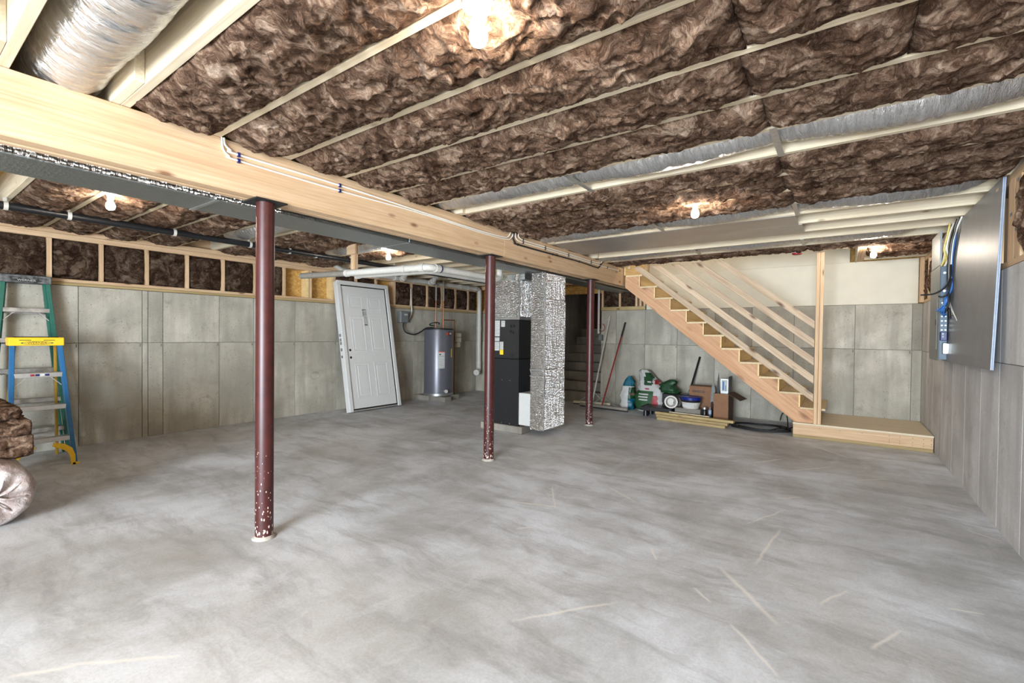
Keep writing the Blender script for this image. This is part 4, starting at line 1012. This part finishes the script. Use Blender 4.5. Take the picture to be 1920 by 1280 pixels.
# ================================================================= brooms against the back wall
def broom(name, label, a, b, base, top, pole, grip, zoff):
    t = thing(name, label, 'broom', tuple((Vector(a)+Vector(b))/2))
    a = Vector(a); b = Vector(b); base = Vector(base); top = Vector(top); d = (b-a).normalized()
    obj('head', G().obox(a, b, .045, .045), 'beige' if pole != 'handle_red' else 'grey_pvc', t, bevel=.003)
    obj('blade', G().obox(a-Vector((0, 0, .034)), b-Vector((0, 0, .034)), .012, .024), 'black', t)
    dirv = (top-base).normalized()
    obj('pole', G().tube([base, base.lerp(top, .82)], .014, 10), pole, t, smooth='auto')
    obj('grip', G().tube([base.lerp(top, .821), top], .0155, 10), grip, t, smooth='auto')
    j = base.lerp(top, .11)
    for s in (-1, 1): obj('brace', G().tube([j, (a+b)/2+d*s*.24+Vector((0, 0, .024))], .008, 8), 'galv', t, smooth='auto')
    return t
broom('floor_squeegee', 'wide floor squeegee with a pale pole leaning on the back wall', (-4.27, 8.12, .05), (-3.55, 8.25, .05), (-3.90, 8.19, .07), (-3.72, 8.565, 1.75), 'white_pvc', 'white_pvc', 0)
broom('floor_squeegee', 'wide floor squeegee with a red pole and black grip leaning on the wall', (-4.04, 7.955, .05), (-3.05, 7.85, .05), (-3.565, 7.905, .07), (-3.40, 8.565, 1.62), 'handle_red', 'black', 0)
wd = thing('door_opener_cord', 'thin pale conduit with a looped cord beside the back opening', 'conduit', (-3.9, 8.55, 1.6))
obj('conduit', G().cyl((-3.965, 8.575, 1.40), (-3.965, 8.575, 2.35), .022, 10), 'white_pvc', wd, smooth='auto')
obj('cord', G().tube(arc((-3.90, 8.565, 1.52), .075, 1.8, 7.6, 24, (1, 0, 0), (0, 0, 1)), .006, 6), 'crimson', wd, smooth=True)
obj('outlet_box', G().box(-3.95, -3.87, 8.54, 8.598, 1.26, 1.38), 'grey_box', wd, bevel=.004)

# ================================================================= clutter beneath the stairs
def sack(name, label, loc, secs, mat, seed, crumple=.03, n=36, yaw=0):
    "secs: (z, half width, half depth, dx, dy)"
    t = thing(name, label, 'bag', loc, (0, 0, yaw))
    zs = np.array([s[0] for s in secs]); m = 30
    V = []; meta = []
    for i in range(m+1):
        z = zs[0]+(zs[-1]-zs[0])*i/m
        hw_, hd_, dx, dy = [np.interp(z, zs, [s[j] for s in secs]) for j in (1, 2, 3, 4)]
        for k in range(n):
            a = 2*math.pi*k/n; ca, sa = math.cos(a), math.sin(a)
            e = .62; x = hw_*math.copysign(abs(ca)**e, ca); y = hd_*math.copysign(abs(sa)**e, sa)
            w = float(crumple*(pn(np.array([z*9+seed]), np.array([a*2.2]), seed)[0]+.5*pn(np.array([z*22+seed]), np.array([a*5]), seed+1)[0]))
            f = 1+w/max(hw_, .05)
            V.append((x*f+dx, y*f+dy+w*.5, z)); meta.append((a, z))
    F = [(i*n+k, i*n+(k+1) % n, (i+1)*n+(k+1) % n, (i+1)*n+k) for i in range(m) for k in range(n)]
    F += [tuple(range(n))[::-1], tuple(m*n+k for k in range(n))]
    g = G(); g.V = V; g.F = F
    body = obj('sack', g, mat, t, smooth=True, local=True)
    def print_(nm, m2, pred, off=.003, label=None):
        q = G(); used = {}
        for f in F[:-2]:
            cx = sum(V[i][0] for i in f)/4; cy = sum(V[i][1] for i in f)/4; cz = sum(V[i][2] for i in f)/4
            if pred(cx, cy, cz):
                ids = []
                for i in f:
                    if i not in used:
                        x, y, z = V[i]; used[i] = len(q.V); zz = z; dx = np.interp(zz, zs, [s[3] for s in secs]); dy = np.interp(zz, zs, [s[4] for s in secs])
                        d = Vector((x-dx, y-dy, 0)); d = d.normalized()*off if d.length > 1e-5 else d
                        q.V.append((x+d.x, y+d.y, z))
                    ids.append(used[i])
                q.F.append(tuple(ids))
        return obj(nm, q, m2, t, smooth=True, local=True, label=label)
    return t, print_
t, pr = sack('paper_sack', 'upright white and teal bag with a pinched top', (-3.215, 8.27, 0.0), [(0, .11, .10, 0, 0), (.04, .13, .12, 0, 0), (.25, .125, .11, .0, 0), (.42, .10, .08, .015, 0), (.54, .065, .04, .025, 0), (.615, .03, .012, .03, 0)], 'bag_white', 3)
pr('teal_print', 'teal', lambda x, y, z: z > .43, label='teal printed band')
pr('teal_print', 'teal', lambda x, y, z: x > .04 and z < .2)
pr('picture_print', 'bag_dark_green', lambda x, y, z: x > .045 and .2 < z < .4 and y < .05)
pr('fold_line', 'carton_dark', lambda x, y, z: x > .06 and .27 < z < .30 and y < 0, .0045)
t, pr = sack('seed_sack', 'large slumped white and green bag with dark green panel and crimson print', (-2.80, 8.34, 0.0), [(0, .22, .16, -.02, 0), (.05, .26, .20, -.01, 0), (.25, .26, .19, .0, 0), (.38, .235, .16, .02, 0), (.5, .18, .11, -.02, 0), (.62, .13, .07, -.08, .02), (.74, .05, .02, -.14, .03)], 'bag_white', 19, .05)
pr('green_print', 'bag_green', lambda x, y, z: x < .06 and .02 < z < .37 and y < .08, label='green lower print')
pr('dark_green_print', 'bag_dark_green', lambda x, y, z: -.10 < x < .06 and .47 < z < .68 and y < .03, label='dark green panel')
pr('crimson_print', 'crimson', lambda x, y, z: (.10 < x < .17 and .10 < z < .30 and y < 0) or (-.05 < x < .04 and .385 < z < .42 and y < 0) or (.09 < x < .14 and .49 < z < .56), .0045)
for zz in (.10, .15, .20, .25, .30): pr('pale_line', 'bag_white', lambda x, y, z, q=zz: -.18 < x < .02 and q < z < q+.010 and y < 0, .0045)
pr('pale_letters', 'bag_white', lambda x, y, z: -.08 < x < .04 and .51 < z < .545 and y < 0 and int(x*90) % 2 == 0, .005)

bt = thing('plastic_tray', 'low black plastic tray on the floor before the bags', 'tray', (-2.48, 7.85, 0))
obj('deck', G().box(-2.74, -2.24, 7.68, 8.04, .125, .155), 'plastic_black', bt, bevel=.008)
obj('rim', G().box(-2.75, -2.23, 7.665, 7.679, .10, .165).box(-2.755, -2.741, 7.665, 8.05, .10, .165), 'plastic_black', bt, bevel=.004)
for x, y in ((-2.68, 7.73), (-2.30, 7.73), (-2.68, 7.98), (-2.30, 7.98)): obj('leg', G().cyl((x, y, 0), (x, y, .125), .045, 12, .035), 'plastic_black', bt, smooth='auto')
fz = thing('pipe_elbow', 'grey elbow fitting with a white collar open towards the room', 'pipe fitting', (-2.25, 7.76, .27))
ax_ = Vector((.35, -.9, .12)).normalized(); c0 = Vector((-2.27, 7.75, .272))
def ring(p, d, r0, r1, l, n=28):
    d = Vector(d).normalized(); u = d.cross(Vector((0, 0, 1))).normalized(); w = d.cross(u); g = G()
    for q, r in ((0, r0), (l, r0), (l, r1), (0, r1)):
        for k in range(n):
            a = 2*math.pi*k/n; g.V.append(tuple(Vector(p)+d*q+u*r*math.cos(a)+w*r*math.sin(a)))
    for i in range(4):
        for k in range(n):
            a, b = i*n, ((i+1) % 4)*n; g.F.append((a+k, b+k, b+(k+1) % n, a+(k+1) % n))
    return g
obj('collar', ring(c0, ax_, .104, .082, .06), 'white_pvc', fz, smooth='auto', label='white collar')
obj('inner_ring', ring(c0-ax_*.05, ax_, .082, .06, .05), 'grey_pvc', fz, smooth='auto')
obj('back_disc', ring(c0-ax_*.06, ax_, .06, .001, .01), 'white_pvc', fz, smooth='auto')
obj('body', G().tube(smoothpath([c0-ax_*.001, c0-ax_*.10, c0-ax_*.15+Vector((.06, .02, -.005)), c0-ax_*.16+Vector((.13, 0, -.005))], 6), .098, 24, False), 'grey_pvc', fz, smooth='auto')
cs = thing('tool_case', 'black plastic tool case behind the elbow fitting', 'case', (-2.33, 8.2, 0))
obj('shell', G().box(-2.51, -2.08, 8.06, 8.25, 0, .19), 'plastic_black', cs, bevel=.015); obj('shell', G().box(-2.51, -2.08, 8.06, 8.25, .193, .37), 'plastic_black', cs, bevel=.015)
for x in (-2.45, -2.18): obj('latch', G().box(x-.02, x+.02, 8.05, 8.059, .16, .22), 'black_gloss', cs)
t, pr = sack('rubbish_bag', 'crumpled dark green plastic bag on the black tool case', (-2.42, 8.17, .372), [(0, .12, .08, .03, 0), (.06, .13, .09, .0, 0), (.14, .12, .07, -.03, 0), (.20, .08, .04, .03, 0), (.235, .03, .012, .06, 0)], 'bag_dark_green', 31, .06)
sh = thing('long_handled_tool', 'black handled shovel leaning on the back wall under the stairs', 'shovel', (-2.0, 8.4, 0))
obj('handle', G().tube([(-2.12, 8.34, .40), (-2.015, 8.575, 1.0)], .018, 10), 'plastic_black', sh, smooth='auto')
obj('socket', G().tube([(-2.178, 8.30, .06), (-2.12, 8.34, .40)], [.03, .021], 10), 'grey_box', sh, smooth='auto')
obj('blade', G().box(-2.20, -2.05, 8.29, 8.32, .0, .26), 'grey_box', sh, bevel=.01)
def carton(name, label, x0, x1, y0, y1, z0, z1):
    t = thing(name, label, 'box', ((x0+x1)/2, (y0+y1)/2, z0))
    w = .006
    obj('front', G().box(x0, x1, y0, y0+w, z0, z1), 'carton', t, bevel=.002); obj('back', G().box(x0, x1, y1-w, y1, z0, z1), 'carton', t)
    obj('side', G().box(x0, x0+w, y0+w, y1-w, z0, z1), 'carton', t); obj('side', G().box(x1-w, x1, y0+w, y1-w, z0, z1), 'carton_dark', t, bevel=.002)
    obj('bottom', G().box(x0+w, x1-w, y0+w, y1-w, z0, z0+w), 'carton', t)
    return t
c1 = carton('cardboard_box', 'closed brown cardboard box against the wall behind the paint tub', -2.045, -1.70, 8.02, 8.27, .0, .53)
obj('lid_flap', G().box(-2.045, -1.70, 8.02, 8.144, .531, .537), 'carton', c1); obj('lid_flap', G().box(-2.045, -1.70, 8.146, 8.27, .531, .537), 'carton', c1)
obj('print', G().box(-2.0, -1.80, 8.0185, 8.0195, .455, .465).box(-2.0, -1.80, 8.0185, 8.0195, .435, .443), 'ink', c1)
c2 = carton('cardboard_box', 'open brown cardboard box with flaps out, holding tools and a silver carton', -1.60, -1.385, 7.72, 8.12, .0, .475)
obj('front_flap', G().obox((-1.4925, 7.716, .475), (-1.4925, 7.695, .315), .215, .005, (0, 1, 0)), 'carton', c2)
obj('side_flap', G().obox((-1.385, 7.92, .478), (-1.20, 7.90, .385), .36, .005, (0, 0, 1)), 'carton_dark', c2)
sv = thing('silver_carton', 'tall silver and blue printed carton standing in the open box', 'carton', (-1.44, 7.95, .1))
obj('body', G().box(-1.53, -1.41, 7.86, 8.02, .01, .70), 'galv', sv, bevel=.003)
obj('print', G().box(-1.515, -1.43, 7.8575, 7.8595, .50, .68), 'paper', sv)
obj('blue_print', G().box(-1.50, -1.475, 7.8565, 7.8572, .52, .66).box(-1.46, -1.45, 7.8565, 7.8572, .51, .6), 'blue', sv)
dk = obj('black_carton', G().box(-1.408, -1.395, 7.80, 8.06, .01, .735), 'plastic_black', bevel=.002); tag(dk, 'black sheet of packing standing behind the silver carton', 'packing')
sw = thing('hand_saw', 'dark hand saw standing point up in the open box', 'saw', (-1.56, 7.85, .1))
obj('blade', G().prism([(-1.585, .01), (-1.54, .01), (-1.545, .70), (-1.555, .80), (-1.572, .66)], 'y', 7.84, 7.844), 'black', sw)
obj('handle', G().box(-1.59, -1.538, 7.833, 7.851, .01, .12), 'carton_dark', sw, bevel=.006)
tw = thing('trowel', 'grey steel trowel propped between the two cardboard boxes', 'trowel', (-1.66, 7.9, 0))
obj('blade', G().prism([(-1.695, .30), (-1.635, .30), (-1.625, .50), (-1.65, .62), (-1.68, .55)], 'y', 7.95, 7.954), 'grey_box', tw)
obj('handle', G().tube([(-1.668, 7.952, .0), (-1.665, 7.952, .31)], .014, 10), 'black', tw, smooth='auto')
blk = obj('concrete_block', G().box(-2.19, -1.79, 7.70, 7.89, 0, .195), 'pad', bevel=.006); tag(blk, 'grey concrete block carrying the blue lidded paint tub', 'block')
tb = thing('paint_tub', 'white plastic tub with a shiny blue lid on the concrete block', 'tub', (-1.97, 7.79, .196))
obj('tub', G().lathe([(.12, .197), (.148, .29), (.150, .30)], (-1.96, 7.795, 0), 28), 'white_pvc', tb, smooth='auto')
obj('contents', G().lathe([(.145, .3005), (.155, .335)], (-1.96, 7.795, 0), 28), 'black_gloss', tb, smooth='auto')
obj('lid', G().lathe([(.158, .336), (.16, .375), (.152, .385), (.13, .385), (.12, .378), (0, .378)], (-1.96, 7.795, 0), 28), 'tub_blue', tb, smooth='auto')
obj('label', G().box(-2.05, -1.87, 7.6435, 7.6465, .23, .275), 'paper', tb)
can = thing('spray_can', 'dark spray can with a pale cap between block and open box', 'can', (-1.735, 7.74, 0))
obj('can', G().lathe([(.033, 0), (.034, .005), (.034, .19), (.026, .205)], (-1.735, 7.74, 0), 18), 'black_gloss', can, smooth='auto')
obj('cap', G().lathe([(.026, .206), (.03, .207), (.029, .235), (.02, .243), (0, .243)], (-1.735, 7.74, 0), 18), 'alum', can, smooth='auto')
can = thing('caulk_tube', 'blue grey sealant tube standing right of the spray can', 'tube', (-1.652, 7.73, 0))
obj('tube', G().lathe([(.024, 0), (.024, .20), (.008, .21), (.005, .25)], (-1.652, 7.73, 0), 16), 'blue_edge', can, smooth='auto')
obj('sleeve_print', G().lathe([(.0245, .05), (.0245, .14)], (-1.652, 7.73, 0), 16), 'panel_steel', can, smooth='auto')
LB = [((-2.41, 7.53, .02), (-1.36, 7.41, .02), 'lowest treated board of the small stack in front of the boxes'),
      ((-2.40, 7.63, .02), (-1.38, 7.51, .02), 'rear treated board lying on the floor under the small stack'),
      ((-2.43, 7.55, .0605), (-1.33, 7.43, .0605), 'middle treated board of the small stack in front of the boxes'),
      ((-2.455, 7.58, .101), (-1.255, 7.45, .101), 'longest treated board, on top of the small stack'),
      ]
for a, b, l in LB: tag(obj('timber_board', G().obox(a, b, .088, .039), 'treatedX', bevel=.003), l, 'board', 'stack of treated boards')
tag(obj('timber_batten', G().obox((-2.25, 7.615, .127), (-1.62, 7.545, .127), .03, .012), 'paleX', bevel=.002), 'thin pale batten lying on the stack of treated boards', 'batten')
hs = thing('hose_coil', 'coil of thin black hose on the floor beside the landing', 'hose', (-.95, 7.75, 0))
def coil(cx, cy, rx, ry, z, a0, a1, n=60): return [(cx+rx*math.cos(a0+(a1-a0)*i/n), cy+ry*math.sin(a0+(a1-a0)*i/n), z+.004*math.sin(i*.4)) for i in range(n+1)]
P1 = coil(-.97, 7.72, .40, .27, .014, -2.6, 3.4)
for k, (dx, dy, s) in enumerate(((0, 0, 1), (.03, -.03, .97), (-.02, .02, .93), (.05, .03, .9))):
    obj('loop', G().tube([(-.97+dx+(x+.97)*s, 7.72+dy+(y-7.72)*s, z+.006*k) for x, y, z in P1], .008, 8), 'black', hs, smooth=True)
obj('tail', G().tube(smoothpath([(-.60, 7.85, .03), (-.62, 8.0, .14), (-.66, 8.2, .20), (-.72, 8.35, .16), (-.75, 8.4, .05)], 8), .008, 8), 'black', hs, smooth=True)
obj('tail', G().tube(smoothpath([(-.80, 7.50, .03), (-.70, 7.62, .05), (-.58, 7.8, .04), (-.54, 8.1, .03), (-.56, 8.3, .02)], 8), .008, 8), 'black', hs, smooth=True)
